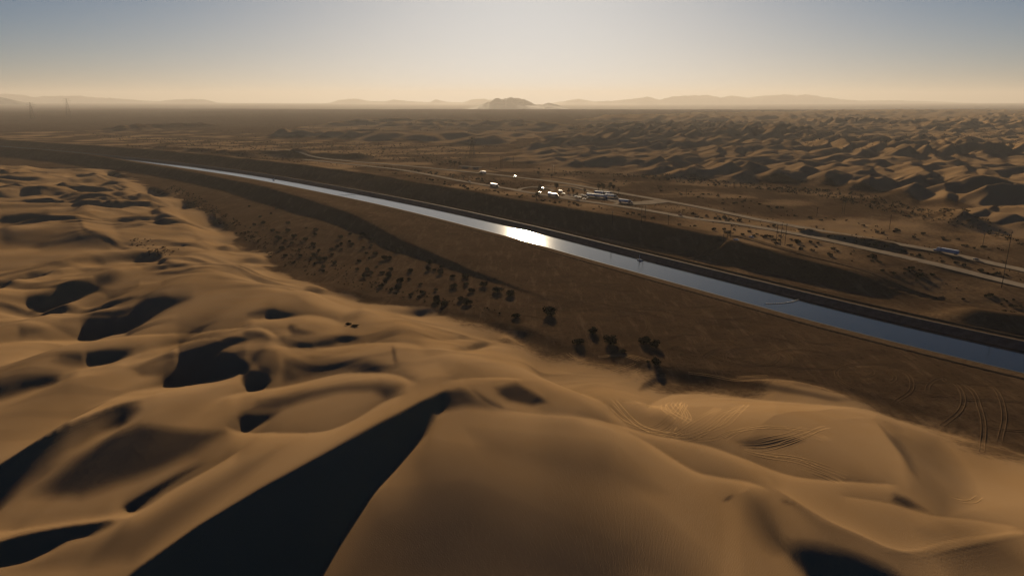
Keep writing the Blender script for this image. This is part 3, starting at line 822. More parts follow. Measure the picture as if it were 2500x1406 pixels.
TR = ['1555,992 1600,1008 1650,1030 1690,1048', '1548,990 1600,1012 1655,1038', '1490,992 1520,1020 1560,1042 1610,1052 1650,1040 1668,1015 1672,1000',
      '1500,985 1545,1030 1600,1056 1660,1060 1720,1040 1755,1015', '1640,985 1632,1000 1640,1020 1655,1032', '1660,985 1655,1005 1668,1025 1670,1040 1640,1052',
      '1610,1055 1670,1063 1720,1055 1760,1030 1800,1010 1825,1000', '1640,1062 1700,1068 1760,1060 1790,1042 1815,1010 1822,995', '1690,1070 1750,1078 1800,1068 1870,1062 1940,1064 1990,1078 2030,1093',
      '1760,1085 1830,1062 1900,1062 1970,1072 2020,1088', '1800,1092 1870,1090 1940,1082 1990,1070 2020,1060', '1815,1096 1880,1095 1960,1080 2010,1062',
      '1820,1098 1890,1110 1960,1125 2020,1145 2070,1162', '1800,1100 1880,1118 1950,1132 2020,1155 2060,1172', '1370,938 1420,940 1470,935 1520,925 1560,905', '1310,868 1350,890 1400,905 1470,908 1520,895 1550,888',
      '1385,862 1410,875 1450,885 1500,888', '1460,870 1520,868 1560,880', '1680,915 1740,925 1820,930 1890,925', '1860,930 1900,926 1960,930 2000,935',
      '2300,1235 2330,1240 2370,1238 2390,1220', '2270,1215 2310,1232 2360,1232', '2397,1105 2402,1050 2394,1000 2370,950 2310,915', '2300,1040 2345,1000 2350,960 2320,930 2270,925', '2180,985 2225,950 2215,915 2160,900', '2440,1080 2452,1010 2430,950 2380,920']
def jog(t):
    a, b = random.uniform(-26, 26), random.uniform(-10, 12)
    q = t.split(); n = random.randint(max(2, len(q) - 2), len(q)); k0 = random.randint(0, len(q) - n)
    return ' '.join('%f,%f' % (float(p.split(',')[0]) + a * random.uniform(.7, 1.3), float(p.split(',')[1]) + b * random.uniform(.7, 1.3)) for p in q[k0:k0 + n])
ruts('tyre_tracks', [pxline(t, 10) for t in TR[:-4]] + [pxline(jog(t), 10) for t in TR[:-6]], m_rut)
arcs = []
reg = [w2(x, y, 0) for x, y in ((1290, 690), (1480, 690), (1700, 740), (2000, 830), (2300, 920), (2480, 960), (2500, 1060), (2250, 975), (2000, 905), (1700, 880), (1450, 790), (1320, 770))]
xs_, ys_ = [p[0] for p in reg], [p[1] for p in reg]
while len(arcs) < 70:
    cx, cy = random.uniform(min(xs_), max(xs_)), random.uniform(min(ys_), max(ys_))
    if not in_poly(np.array([cx]), np.array([cy]), reg)[0]: continue
    r0 = random.choice([7, 10, 14, 22, 40, 70]) * random.uniform(.8, 1.2); a0 = random.uniform(0, 6.28); da = random.uniform(.7, 3.2) * (1 if r0 < 25 else .35)
    t = np.linspace(a0, a0 + da, max(8, int(r0 * da / 2.0))); rr = r0 * (1 + .25 * np.sin(t * random.uniform(.5, 1.5) + a0))
    L = np.stack([cx + rr * np.cos(t) - r0 * math.cos(a0 + da / 2), cy + rr * np.sin(t) - r0 * math.sin(a0 + da / 2)], -1)
    ok = canal_s(L[:, 0], L[:, 1])[0]
    if (ok > -62).any(): continue
    arcs.append(L)
ruts('tyre_tracks', arcs + [pxline(t, 4) for t in TR[-4:]], m_rut_soil, w=.25, hgt=.045, lift=.07)

# ------------------------------------------------------------------ shrubs and trees
m_leaf = mat('shrub_leaf', (0.050, 0.046, 0.022), 0.9, 0.0)
k = NT(m_leaf); oi = k.n('ObjectInfo')
k.l(k.mix(oi.outputs['Random'], (0.022, 0.021, 0.010), (0.045, 0.038, 0.018)), k.b.inputs['Base Color'])
m_wood = mat('shrub_wood', (0.075, 0.055, 0.038), 0.9, 0.1)
def leaf_cloud(n, seed, blobs, size, flat=.0):
    """many small leaf faces filling a few overlapping lobes"""
    r = random.Random(seed); vs = []; fs = []
    for i in range(n):
        bx, by, bz, br, bh = blobs[i % len(blobs)]
        while True:
            p = Vector((r.uniform(-1, 1), r.uniform(-1, 1), r.uniform(-1, 1)))
            if p.length <= 1 and p.length > .35 * r.random(): break
        c = Vector((bx + p.x * br, by + p.y * br, bz + p.z * bh))
        if c.z < .03: c.z = .03 + .05 * r.random()
        d1 = Vector((r.gauss(0, 1), r.gauss(0, 1), r.gauss(0, .8))).normalized(); d2 = d1.cross(Vector((r.gauss(0, 1), r.gauss(0, 1), r.gauss(0, 1)))).normalized()
        sz = size * r.uniform(.6, 1.4); b = len(vs)
        vs += [c - d1 * sz, c + d2 * sz * .55, c + d1 * sz, c - d2 * sz * .55]; fs.append((b, b + 1, b + 2, b + 3))
    return vs, fs
def stems(n, seed, h, spread, w):
    r = random.Random(seed); vs = []; fs = []
    for i in range(n):
        a = r.uniform(0, 6.28); top = Vector((math.cos(a) * spread * r.uniform(.4, 1), math.sin(a) * spread * r.uniform(.4, 1), h * r.uniform(.6, 1)))
        b = len(vs)
        for j in range(3):
            q = a + 2.1 * j; vs.append(Vector((math.cos(q) * w, math.sin(q) * w, -.05)))
        for j in range(3):
            q = a + 2.1 * j; vs.append(top + Vector((math.cos(q) * w * .3, math.sin(q) * w * .3, 0)))
        for j in range(3): fs.append((b + j, b + (j + 1) % 3, b + 3 + (j + 1) % 3, b + 3 + j))
    return vs, fs
def mk(name, vf, m):
    me = bpy.data.meshes.new(name); me.from_pydata([tuple(v) for v in vf[0]], [], vf[1]); me.materials.append(m); me.update(); return me
BUSH = []
for sd in range(6):
    r = random.Random(50 + sd)
    blobs = [(r.uniform(-.5, .5), r.uniform(-.5, .5), r.uniform(.35, .75), r.uniform(.35, .6), r.uniform(.3, .5)) for _ in range(7)] + [(0, 0, .45, .75, .45)]
    BUSH.append((mk('bush_foliage', leaf_cloud(760, sd, blobs, .12), m_leaf), mk('bush_stems', stems(9, sd, .8, .55, .03), m_wood)))
SMALL = []
for sd in range(4):
    r = random.Random(90 + sd)
    blobs = [(r.uniform(-.55, .55), r.uniform(-.55, .55), r.uniform(.25, .5), r.uniform(.35, .55), r.uniform(.25, .4)) for _ in range(5)]
    SMALL.append(mk('shrub', leaf_cloud(200, 30 + sd, blobs, .19), m_leaf))
nb = [0]
def big_bush(x, y, z, radius, height, label, group=None):
    fol, stm = BUSH[nb[0] % 6]; nb[0] += 1
    o = empty('desert_bush', (x, y, z - .05), random.uniform(0, 6.28)); o.scale = (radius, radius, height)
    for nm, me in (('foliage', fol), ('stems', stm)):
        c = bpy.data.objects.new(nm, me); col.objects.link(c); c.parent = o
    return tag(o, label, 'bush', group)
def settle_many(pts, z=0.0):
    z = np.full(len(pts), float(z))
    for _ in range(4):
        w = np.array([w2(px, py, k) for (px, py), k in zip(pts, z)]); z = ground(w[:, 0], w[:, 1])
    return [(a, b, c) for (a, b), c in zip(w, z)]
def settle(px, py, z=0.0):
    for _ in range(3):
        x, y = w2(px, py, z); z = gz(x, y)
    return x, y
# the ones at the foot of the dunes, nearest the camera
FRONT = [(1217, 712, 3.4, 3.2, 'round dark bush left of its lookalike neighbour above the dune edge'), (1247, 722, 3.5, 3.4, 'dark bush right of the round one above the dune edge, near the darkened levee end'),
         (1260, 774, 2.4, 2.4, 'small round bush alone on the sand edge, left of the tall shadowed bush'), (1345, 768, 4.0, 5.2, 'tallest bush, with a long shadow reaching down to the sand'),
         (1449, 812, 2.7, 3.0, 'bush at the sand edge, upper one of the close group of three'), (1415, 838, 3.0, 2.7, 'wide low bush, leftmost of the close group of three on the sand'),
         (1487, 838, 3.5, 3.8, 'largest bush of the close group of three, with a dark shadow below'), (1571, 838, 3.3, 3.6, 'left half of the touching pair of bushes where sand meets dark ground'),
         (1597, 846, 2.6, 3.4, 'right half of the touching pair of bushes where sand meets dark ground'), (1520, 860, 1.9, 1.5, 'low ragged bush on pale sand below the touching pair'),
         (1600, 888, 2.4, 3.0, 'spiky bush closest to the camera, alone on the rippled sand'), (1581, 884, .8, .8, 'tiny shrub just left of the spiky bush nearest the camera'),
         (1182, 698, 2.6, 3.0, 'bush up-left of the pair of round bushes, on the track-marked plain'), (1153, 712, 2.6, 2.6, 'bush standing on a light sandy patch behind the two stacked bushes'),
         (1140, 742, 3.0, 3.2, 'bush at the dune foot, lower of two stacked bushes'), (1124, 732, 2.2, 2.4, 'small bush left of the two stacked bushes at the dune foot'),
         (1067, 738, 2.4, 2.2, 'left bush of the pair peeping over the dune crest'), (1084, 744, 2.6, 2.2, 'right bush of the pair peeping over the dune crest'),
         (868, 800, 1.6, .8, 'low tuft on the bare dune slope, right of two'), (853, 797, 1.6, .9, 'low tuft on the bare dune slope, left of two')]
for (px, py, rr, hh_, lb), (x, y, z) in zip(FRONT, settle_many([f[:2] for f in FRONT])):
    big_bush(x, y, z, rr * 1.35, hh_ * 1.05, lb)
MID = '240,90 140,120 170,180 80,200 400,185 30,20 295,40 300,270 255,250 400,255 580,225 665,290 670,245 565,340 440,370 375,350 460,310 325,330 300,315 650,410 700,440 640,385 510,435 520,495 660,490 345,425 380,490 460,555 905,320 995,285 1115,300 1210,340 1200,395 990,355 1010,385 910,380 870,405 910,430 1150,465 1240,475 1120,415 1450,450 1330,520 1370,515 1080,545 1250,595 1060,625 1165,630 1195,655 1125,690 1300,655 1360,685 1390,625 1565,635 1330,740 1290,785 1475,740 1555,715 1450,805 1385,820 1665,765 1755,560 1800,630 1865,600 1850,660 1745,620 1970,690 1985,790 2095,690 2105,765 1810,820 1820,915 1575,865 1650,885 1685,850 740,600 760,530 740,640 710,530 660,570 815,430 850,560 820,480 1175,515'
for x, y, z in settle_many([(600 + float(q.split(',')[0]) / 3.906, 500 + float(q.split(',')[1]) / 3.906) for q in MID.split()], -3):
    rr = random.uniform(1.6, 3.6)
    qx, qy = project(x, y, z); de = edge_mask(np.array([x]), np.array([y]), DUNE_POLY)[0]
    where = ('close under the dune edge' if de > -38 else 'beside the shaded levee' if canal_s(np.array([x]), np.array([y]))[0][0] > -190 else 'midway between dunes and levee')
    across = 'far left part' if qx < 745 else 'left part' if qx < 850 else 'middle' if qx < 960 else 'right part' if qx < 1060 else 'far right part'
    size = 'small' if rr < 2.2 else 'middling' if rr < 2.9 else 'large'
    big_bush(x, y, z, rr, rr * random.uniform(.75, 1.1), '%s dark bush %s, %s of the bush plain' % (size, where, across), 'bushes on the plain below the dunes')

def scatter(poly, n, z, smin, smax, seed):
    r = random.Random(seed); p = [w2(float(q.split(',')[0]), float(q.split(',')[1]), z) for q in poly.split()]
    xs = [a[0] for a in p]; ys = [a[1] for a in p]; X = []
    while len(X) < n:
        c = np.array([[r.uniform(min(xs), max(xs)), r.uniform(min(ys), max(ys))] for _ in range(n)])
        c = c[in_poly(c[:, 0], c[:, 1], p)]
        X += [(a, b, r.uniform(smin, smax) ** 1.0) for a, b in c]
    return X[:n]
_rd = np.concatenate([L for v in ROADS.values() for L, _ in v])
def off_road(c, d=11.0):
    return [q for q in c if np.min(np.hypot(_rd[:, 0] - q[0], _rd[:, 1] - q[1])) > d]
GROUPS = [
    ('720,392 860,402 1000,415 1150,432 1240,450 1210,455 1050,430 880,405', 85, 'small dark shrub on the median left of the rest area', 'shrubs on the highway median'),
    ('900,415 1080,446 1230,474 1340,492 1460,512 1600,536 1700,552 1700,572 1560,545 1400,518 1220,484 1050,452', 95, 'small dark shrub on sand between lower carriageway and spoil bank', 'shrubs below the lower carriageway'),
    ('1640,515 1760,532 1900,556 2060,588 2200,612 2500,672 2500,684 2250,628 2050,590 1850,556 1700,536', 60, 'small dark shrub on the median right of the rest area', 'shrubs on the right-hand median'),
    ('1700,556 1860,575 2040,606 2200,640 2350,672 2500,710 2500,760 2330,712 2100,655 1900,612 1740,576', 90, 'small dark shrub above the right spoil bank', 'shrubs above the right-hand spoil bank'),
    ('1380,572 1520,600 1640,628 1800,668 1960,706 2130,744 2300,782 2300,800 2120,755 1940,714 1780,672 1600,628 1450,592', 60, 'low shrub on the pale strip along the far bank of the canal', 'shrubs along the far canal bank'),
    ('1180,410 1400,432 1560,456 1760,500 2000,545 2200,580 2450,620 2450,600 2200,560 2000,525 1800,480 1600,452 1400,424', 110, 'small dark shrub on the flat beyond the upper carriageway', 'shrubs beyond the upper carriageway'),
]
cand = []
for gi, (poly, n, lab, grp) in enumerate(GROUPS):
    for q in off_road(scatter(poly, n, 7, 1.0, 3.0, gi)):
        if canal_s(np.array([q[0]]), np.array([q[1]]))[0][0] > 17: cand.append((q[2] / math.hypot(q[0], q[1]), q, lab, grp))
cand.sort(key=lambda t: -t[0])
one, rest = cand[:190], cand[190:]
zs1 = ground(np.array([c[1][0] for c in one]), np.array([c[1][1] for c in one]))
CUT = {}
for grp in {c[3] for c in one}:
    CUT[grp] = np.quantile([project(c[1][0], c[1][1], float(z))[0] for c, z in zip(one, zs1) if c[3] == grp], [.25, .5, .75])
for (_, (x, y, rr), lab, grp), z in zip(one, zs1):
    o = bpy.data.objects.new('shrub', SMALL[random.randrange(4)]); o.location = (x, y, float(z) - .05); o.rotation_euler.z = random.uniform(0, 6.28)
    o.scale = (rr, rr, rr * random.uniform(.8, 1.2)); col.objects.link(o)
    qx = project(x, y, float(z))[0]
    size = 'low' if rr < 1.9 else 'medium' if rr < 2.5 else 'big'
    third = int(np.searchsorted(CUT[grp], qx))
    tag(o, lab.replace('small dark', size + ' dark').replace('low shrub', size + ' shrub') + ', ' + ('left end', 'left middle', 'right middle', 'right end')[third], 'shrub', grp)
# everything too small or too many to tell apart
pts = [c[1] for c in rest]
pts += scatter('240,330 600,345 1000,352 1180,372 1100,405 900,390 640,372 300,345', 1100, 7, 1.0, 2.8, 31)
pts += scatter('300,352 640,382 900,415 840,412 620,392 320,362', 260, 7, .8, 2.0, 32)
pts += scatter('1300,412 1700,450 2000,480 2350,560 2500,600 2450,560 2100,470 1800,446', 700, 7, .9, 2.6, 33)
pts += scatter('1900,340 2500,330 2500,380 2000,375', 500, 8, 1.2, 2.6, 34)
pts += scatter('1180,372 1300,340 1200,352 1100,356 700,350 1000,380', 120, 7, .9, 2.0, 35)
pts += scatter('640,610 700,650 820,690 1000,735 1150,765 1300,790 1150,745 950,690 780,610 640,540', 320, -2, .35, 1.1, 36)
pts += scatter('400,450 520,520 640,600 680,640 640,560 520,490 430,440', 260, 4, .6, 1.8, 37)
pts += scatter('310,592 350,580 440,600 430,612 360,615', 60, 18, .5, 1.2, 38)
pts += scatter('120,330 900,300 1900,300 2500,300 2500,340 1900,335 900,330 200,345', 700, 8, 1.5, 3.0, 39)
pts += scatter('900,412 1240,455 1700,545 2100,610 2500,700 2500,640 2100,570 1700,500 1240,436', 500, 7, .5, 1.3, 40)
pts = off_road(pts, 10)
P_ = np.array([(p[0], p[1]) for p in pts]); sc_ = canal_s(P_[:, 0], P_[:, 1])[0]
zz_ = ground(P_[:, 0], P_[:, 1]); vs = []; fs = []
for (x, y, rr), z, s_ in zip(pts, zz_, sc_):
    if -58 < s_ < 17: continue
    for _ in range(9):
        c = Vector((x + random.uniform(-.7, .7) * rr, y + random.uniform(-.7, .7) * rr, z + random.uniform(.1, .9) * rr * .9))
        d1 = Vector((random.gauss(0, 1), random.gauss(0, 1), random.gauss(0, .6))).normalized(); d2 = d1.cross(Vector((random.gauss(0, 1), random.gauss(0, 1), random.gauss(0, 1)))).normalized()
        q = rr * .42; b = len(vs); vs += [c - d1 * q, c + d2 * q * .8, c + d1 * q, c - d2 * q * .8]; fs.append((b, b + 1, b + 2, b + 3))
tag(mesh_obj('desert_scrub', vs, fs, m_leaf), kind='stuff')

# trees round the rest area
TREE = []
for sd in range(4):
    r = random.Random(140 + sd)
    blobs = [(r.uniform(-1.6, 1.6), r.uniform(-1.6, 1.6), r.uniform(3.6, 7.2), r.uniform(1.0, 1.7), r.uniform(.9, 1.5)) for _ in range(9)]
    tv, tf = [], []
    for j in range(7):
        t = j / 6; rad_ = .32 * (1 - .6 * t)
        for q in range(7): tv.append(Vector((math.cos(q * .898) * rad_ + .25 * math.sin(t * 2 + sd), math.sin(q * .898) * rad_, -.2 + 4.6 * t)))
    for j in range(6):
        for q in range(7): tf.append((j * 7 + q, j * 7 + (q + 1) % 7, j * 7 + 7 + (q + 1) % 7, j * 7 + 7 + q))
    for (bx, by, bz, _, _) in blobs[:6]:
        b = len(tv); st = Vector((.1, 0, 2.6)); en = Vector((bx, by, bz))
        for p0, rr in ((st, .12), (en, .04)):
            for q in range(3): tv.append(p0 + Vector((math.cos(q * 2.09) * rr, math.sin(q * 2.09) * rr, 0)))
        for q in range(3): tf.append((b + q, b + (q + 1) % 3, b + 3 + (q + 1) % 3, b + 3 + q))
    TREE.append((mk('tree_crown', leaf_cloud(620, 200 + sd, blobs, .3), m_leaf), mk('tree_trunk', (tv, tf), m_wood)))
TREES = [(1317, 474, 1.15, 'tree at the left end of the rest area beside the bright van'), (1358, 468, 1.2, 'tall round tree beside the loop road of the rest area'), (1388, 474, .75, 'low tree left of the parked cars'),
         (1399, 475, .8, 'low tree touching its left neighbour by the parked cars'), (1408, 484, .7, 'small tree in front of the parked cars, nearest the lower carriageway'), (1427, 473, .7, 'small tree behind the parked cars'),
         (1461, 466, 1.25, 'tallest dark tree behind the parked trucks'), (1472, 467, 1.1, 'dark tree merging with the tallest one behind the trucks'), (1488, 466, 1.15, 'tree between the tallest one and the right end of the truck park'),
         (1497, 468, .95, 'tree just above the right-hand parked trucks'), (1510, 473, .8, 'rightmost tree of the row behind the parked trucks'), (1310, 488, .9, 'tree on the near side of the lower carriageway, in front of the van'),
         (1100, 407, 1.2, 'left tree of the grove by the far shelters'), (1110, 407, 1.1, 'second tree of the grove by the far shelters'), (1122, 408, 1.15, 'right tree of the grove by the far shelters'),
         (1314, 430, .8, 'lone tree beyond the upper carriageway'), (1346, 436, .7, 'small lone tree beyond the upper carriageway, right of its taller fellow')]
for i, (px, py, scl, lb) in enumerate(TREES):
    x, y = settle(px, py, 7); o = empty('desert_tree', (x, y, gz(x, y)), random.uniform(0, 6.28)); scl *= 1.35; o.scale = (scl, scl, scl)
    for nm, me in (('crown', TREE[i % 4][0]), ('trunk', TREE[i % 4][1])):
        c = bpy.data.objects.new(nm, me); col.objects.link(c); c.parent = o
    tag(o, lb, 'tree')

# ------------------------------------------------------------------ vehicles
m_white = mat('white_paint', (0.72, 0.72, 0.70), 0.28, 0.5)
m_grey = mat('grey_paint', (0.16, 0.165, 0.17), 0.3, 0.5)
m_blue = mat('blue_paint', (0.06, 0.09, 0.17), 0.3, 0.5)
m_red = mat('red_paint', (0.25, 0.04, 0.03), 0.3, 0.5)
m_tyre = mat('tyre_rubber', (0.02, 0.02, 0.02), 0.8, 0.2)
m_glass = mat('dark_glass', (0.015, 0.018, 0.02), 0.08, 0.5)
m_steel = mat('steel', (0.25, 0.25, 0.25), 0.45, 0.5, 0.6)
m_lamp = mat('lamp_lens', (0.5, 0.08, 0.05), 0.3, 0.5)
def box(bm, x0, x1, y0, y1, z0, z1, taper=0.0, bev=0.06):
    r = bmesh.ops.create_cube(bm, size=1.0)
    for v in r['verts']:
        top = v.co.z > 0
        v.co = Vector(((x0 + x1) / 2 + v.co.x * (x1 - x0) * (1 - (taper if top else 0)), (y0 + y1) / 2 + v.co.y * (y1 - y0) * (1 - (taper * .5 if top else 0)), z0 if not top else z1))
    if bev:
        es = {e for v in r['verts'] for e in v.link_edges}
        bmesh.ops.bevel(bm, geom=list(es), offset=bev, segments=1, affect='EDGES')
def bmesh_mesh(name, fn, m):
    bm = bmesh.new(); fn(bm); me = bpy.data.meshes.new(name); bm.to_mesh(me); bm.free(); me.materials.append(m); return me
def wheel_mesh(name, r, w, m):
    def f(bm):
        g = bmesh.ops.create_cone(bm, cap_ends=True, segments=14, radius1=r, radius2=r, depth=w)
        bmesh.ops.rotate(bm, verts=g['verts'], cent=(0, 0, 0), matrix=Matrix.Rotation(math.pi / 2, 3, 'Y'))
    return bmesh_mesh(name, f, m)
WH = wheel_mesh('wheel', .52, .55, m_tyre); WC = wheel_mesh('wheel', .34, .24, m_tyre)
RIMT = wheel_mesh('rim', .26, .57, m_steel); RIMC = wheel_mesh('rim', .19, .26, m_steel)
def part(name, me, parent, loc=(0, 0, 0)):
    c = bpy.data.objects.new(name, me); c.location = loc; c.parent = parent; col.objects.link(c); return c
TRAILER = {}
def truck(x, y, rz, label, box_m, cab_m, length=14.5, z=None, group=None):
    """semi-trailer truck, nose towards local +Y"""
    o = empty('semi_truck', (x, y, gz(x, y) if z is None else z), rz)
    L = length
    key = (box_m.name, L)
    if key not in TRAILER:
        TRAILER[key] = bmesh_mesh('trailer', lambda bm: box(bm, -1.3, 1.3, -L / 2 - 3.2, L / 2 - 3.2, 1.15, 4.05, bev=.05), box_m)
    part('trailer', TRAILER[key], o)
    part('chassis', bmesh_mesh('chassis', lambda bm: (box(bm, -.55, .55, -L / 2 - 3, L / 2 + 3.0, .75, 1.12, bev=0), box(bm, -1.15, 1.15, -L / 2 - 3.15, -L / 2 - 3.0, .5, .7, bev=0)), m_steel), o)
    def cabf(bm):
        box(bm, -1.2, 1.2, L / 2 - 2.6, L / 2 + .3, .95, 3.7, .06, .12); box(bm, -1.0, 1.0, L / 2 + .3, L / 2 + 2.6, .85, 2.0, .08, .15)
        box(bm, -1.1, 1.1, L / 2 - 2.4, L / 2 - .4, 3.65, 4.0, .3, .05)
    cb = part('cab', bmesh_mesh('cab', cabf, cab_m), o)
    part('windshield', bmesh_mesh('windshield', lambda bm: box(bm, -1.02, 1.02, L / 2 + .16, L / 2 + .33, 2.1, 3.2, .04, 0), m_glass), cb)
    part('bumper', bmesh_mesh('bumper', lambda bm: box(bm, -1.15, 1.15, L / 2 + 2.55, L / 2 + 2.75, .5, .95, 0, .03), m_steel), cb)
    for yy in (-L / 2 - 2.2, -L / 2 - .9, L / 2 - 2.6, L / 2 - 1.2, L / 2 + 1.7):
        for xx in (-1.0, 1.0):
            w = part('wheel', WH, o, (xx, yy, .52)); part('rim', RIMT, w)
    return tag(o, label, 'truck', group)
def car(x, y, rz, label, m, kind='car', z=None):
    o = empty('van' if kind == 'van' else 'pickup' if kind == 'pickup' else 'parked_car', (x, y, gz(x, y) if z is None else z), rz)
    if kind == 'van':
        body = lambda bm: (box(bm, -1.0, 1.0, -2.8, 2.4, .4, 2.5, .08, .12), box(bm, -.95, .95, 2.3, 3.2, .4, 1.3, .1, .1)); gl = lambda bm: (box(bm, -.94, .94, 2.3, 2.42, 1.4, 2.2, .02, 0),)
    elif kind == 'pickup':
        body = lambda bm: (box(bm, -.95, .95, -2.7, 2.7, .45, 1.05, .04, .1), box(bm, -.88, .88, -.3, 1.4, 1.0, 1.8, .2, .1), box(bm, -.95, -.85, -2.65, -.3, 1.0, 1.3, 0, 0), box(bm, .85, .95, -2.65, -.3, 1.0, 1.3, 0, 0)); gl = lambda bm: (box(bm, -.8, .8, 1.25, 1.42, 1.1, 1.65, .05, 0),)
    else:
        body = lambda bm: (box(bm, -.9, .9, -2.3, 2.3, .38, .95, .05, .12), box(bm, -.82, .82, -1.5, 1.0, .92, 1.48, .24, .12)); gl = lambda bm: (box(bm, -.7, .7, .72, .95, 1.0, 1.38, .06, 0), box(bm, -.7, .7, -1.42, -1.25, 1.0, 1.38, .06, 0))
    b = part('body', bmesh_mesh('body', body, m), o)
    part('windshield', bmesh_mesh('windshield', gl, m_glass), b)
    for s_ in (-.65, .65): part('tail_lamp', bmesh_mesh('tail_lamp', lambda bm: box(bm, s_ - .12, s_ + .12, -2.86 if kind != 'car' else -2.34, -2.7 if kind != 'car' else -2.25, .75, .92, 0, 0), m_lamp), b)
    for yy in (-1.45, 1.45):
        for xx in (-.82, .82):
            w = part('wheel', WC, o, (xx, yy, .34)); part('rim', RIMC, w)
    return tag(o, label, 'van' if kind == 'van' else 'pickup' if kind == 'pickup' else 'car')
def on_road(which, px, lane=0.0):
    """place on a carriageway at the photo column px: position, heading (towards larger px) and surface height"""
    L, zz = ROADS['highway'][which]
    u = [project(L[i, 0], L[i, 1], zz[i])[0] for i in range(len(L))]
    i = int(np.argmin(np.abs(np.array(u) - px))); i = min(max(i, 1), len(L) - 2)
    t = L[i + 1] - L[i - 1]; t = t / np.linalg.norm(t); nrm_ = np.array([-t[1], t[0]])
    p = L[i] + nrm_ * lane
    return p[0], p[1], math.atan2(t[1], t[0]) - math.pi / 2, float(zz[i]) + .1
x, y, a, z = on_road(1, 1352); truck(x, y, a, 'white-roofed semi truck on the lower carriageway beside the rest area entrance', m_white, m_grey, z=z)
x, y, a, z = on_road(1, 1210); truck(x, y, a, 'white-roofed semi truck alone on the lower carriageway left of the rest area', m_white, m_blue, z=z)
x, y, a, z = on_road(0, 2302, -2.5); truck(x, y, a + math.pi, 'white semi truck driving left on the upper carriageway at far right', m_white, m_white, z=z)
x, y, a, z = on_road(0, 2390, -2.5); car(x, y, a + math.pi, 'grey car following the white semi truck at far right', m_grey, z=z)
x, y, a, z = on_road(0, 1178, -2.5); truck(x, y, a + math.pi, 'small distant truck on the upper carriageway near the far shelters', m_white, m_grey, 9.0, z=z)
x, y, a, z = on_road(0, 1259, -2.5); car(x, y, a + math.pi, 'white van on the upper carriageway, a bright dot above the truck', m_white, 'van', z=z)
x, y, a, z = on_road(1, 1140, 2.0); car(x, y, a, 'dark pickup on the lower carriageway, left of the lone semi truck', m_grey, 'pickup', z=z)
x, y, a, z = on_road(1, 1662, 2.0); car(x, y, a, 'dark red pickup on the lower carriageway, right of the rest area', m_red, 'pickup', z=z)
def parked(px, py, z=8.2):
    x, y = settle(px, py, 7.5)
    # stand on the paving where there is some
    best = gz(x, y)
    for name in ('service_road', 'highway'):
        for L, zz in ROADS.get(name, []):
            d = np.hypot(L[:, 0] - x, L[:, 1] - y); i = int(np.argmin(d))
            if d[i] < (13.5 if name == 'service_road' else 6): best = max(best, float(zz[i]) + .07)
    return x, y, best
for px, py, mcol, lb in [(1467, 476, m_grey, 'grey-cabbed truck at the back left of the parked truck rows'), (1483, 475.5, m_blue, 'blue-cabbed truck at the back right of the parked truck rows'), (1448, 482, m_red, 'red-cabbed truck nearest the parked cars'),
                         (1468, 483.5, m_white, 'all-white truck in the middle of the parked truck rows'), (1493, 484, m_grey, 'grey-cabbed truck right of the all-white parked truck'), (1528, 497, m_blue, 'blue-cabbed truck parked apart at the right end of the rest area')]:
    x, y, z = parked(px, py); truck(x, y, R(-128), lb, m_white, mcol, 13.5, z=z)
CARS = [(1368, 469, m_white, 'van', 'white van on the loop road by the tall round tree'), (1376, 474, m_grey, 'car', 'small grey car just right of the white van on the loop road'), (1318, 471, m_white, 'car', 'white car at the left end of the rest area'),
        (1325, 464, m_white, 'van', 'bright white van at the left end of the rest area'), (1406, 482, m_white, 'car', 'white car, leftmost of the parked cars'), (1415, 484, m_grey, 'car', 'grey car, second from the left of the parked cars'),
        (1422, 479, m_blue, 'car', 'blue car in the back row of parked cars'), (1429, 481, m_white, 'car', 'white car in the back row of parked cars'), (1426, 487, m_red, 'car', 'red car in the front row of parked cars'),
        (1436, 484, m_grey, 'car', 'grey car, rightmost of the parked cars'), (1797, 588, m_white, 'pickup', 'white pickup parked at the top of the ramp by the pole frame'), (1834, 581, m_white, 'pickup', 'white pickup parked right of the ramp among the shrubs')]
for i, (px, py, m, kd, lb) in enumerate(CARS):
    x, y, z = parked(px, py); car(x, y, R(-100 - 17 * (i % 4)), lb, m, kd, z=z)

# ------------------------------------------------------------------ shelters by the far carriageway
m_roof = mat('shelter_roof', (0.30, 0.27, 0.23), 0.8, 0.0)
for px, py, L_, lb in [(1135, 411, 26, 'long flat-roofed shelter by the far carriageway, left of two'), (1162, 413, 22, 'flat-roofed shelter by the far carriageway, right of two')]:
    x, y = settle(px, py, 7); o = empty('rest_shelter', (x, y, gz(x, y)), R(-20))
    part('roof', bmesh_mesh('roof', lambda bm: box(bm, -L_ / 2, L_ / 2, -4, 4, 3.6, 3.95, .02, .05), m_roof), o)
    part('wall', bmesh_mesh('wall', lambda bm: box(bm, -L_ / 4, L_ / 4, -1.5, 2.5, 0, 3.58, 0, 0), m_conc), o)
    pm = bmesh_mesh('post', lambda bm: box(bm, -.12, .12, -.12, .12, 0, 3.6, 0, 0), m_steel)
    for xx in (-L_ / 2 + .5, -L_ / 6, L_ / 6, L_ / 2 - .5):
        for yy in (-3.6, 3.6): part('post', pm, o, (xx, yy, 0))
    tag(o, lb, 'shelter')

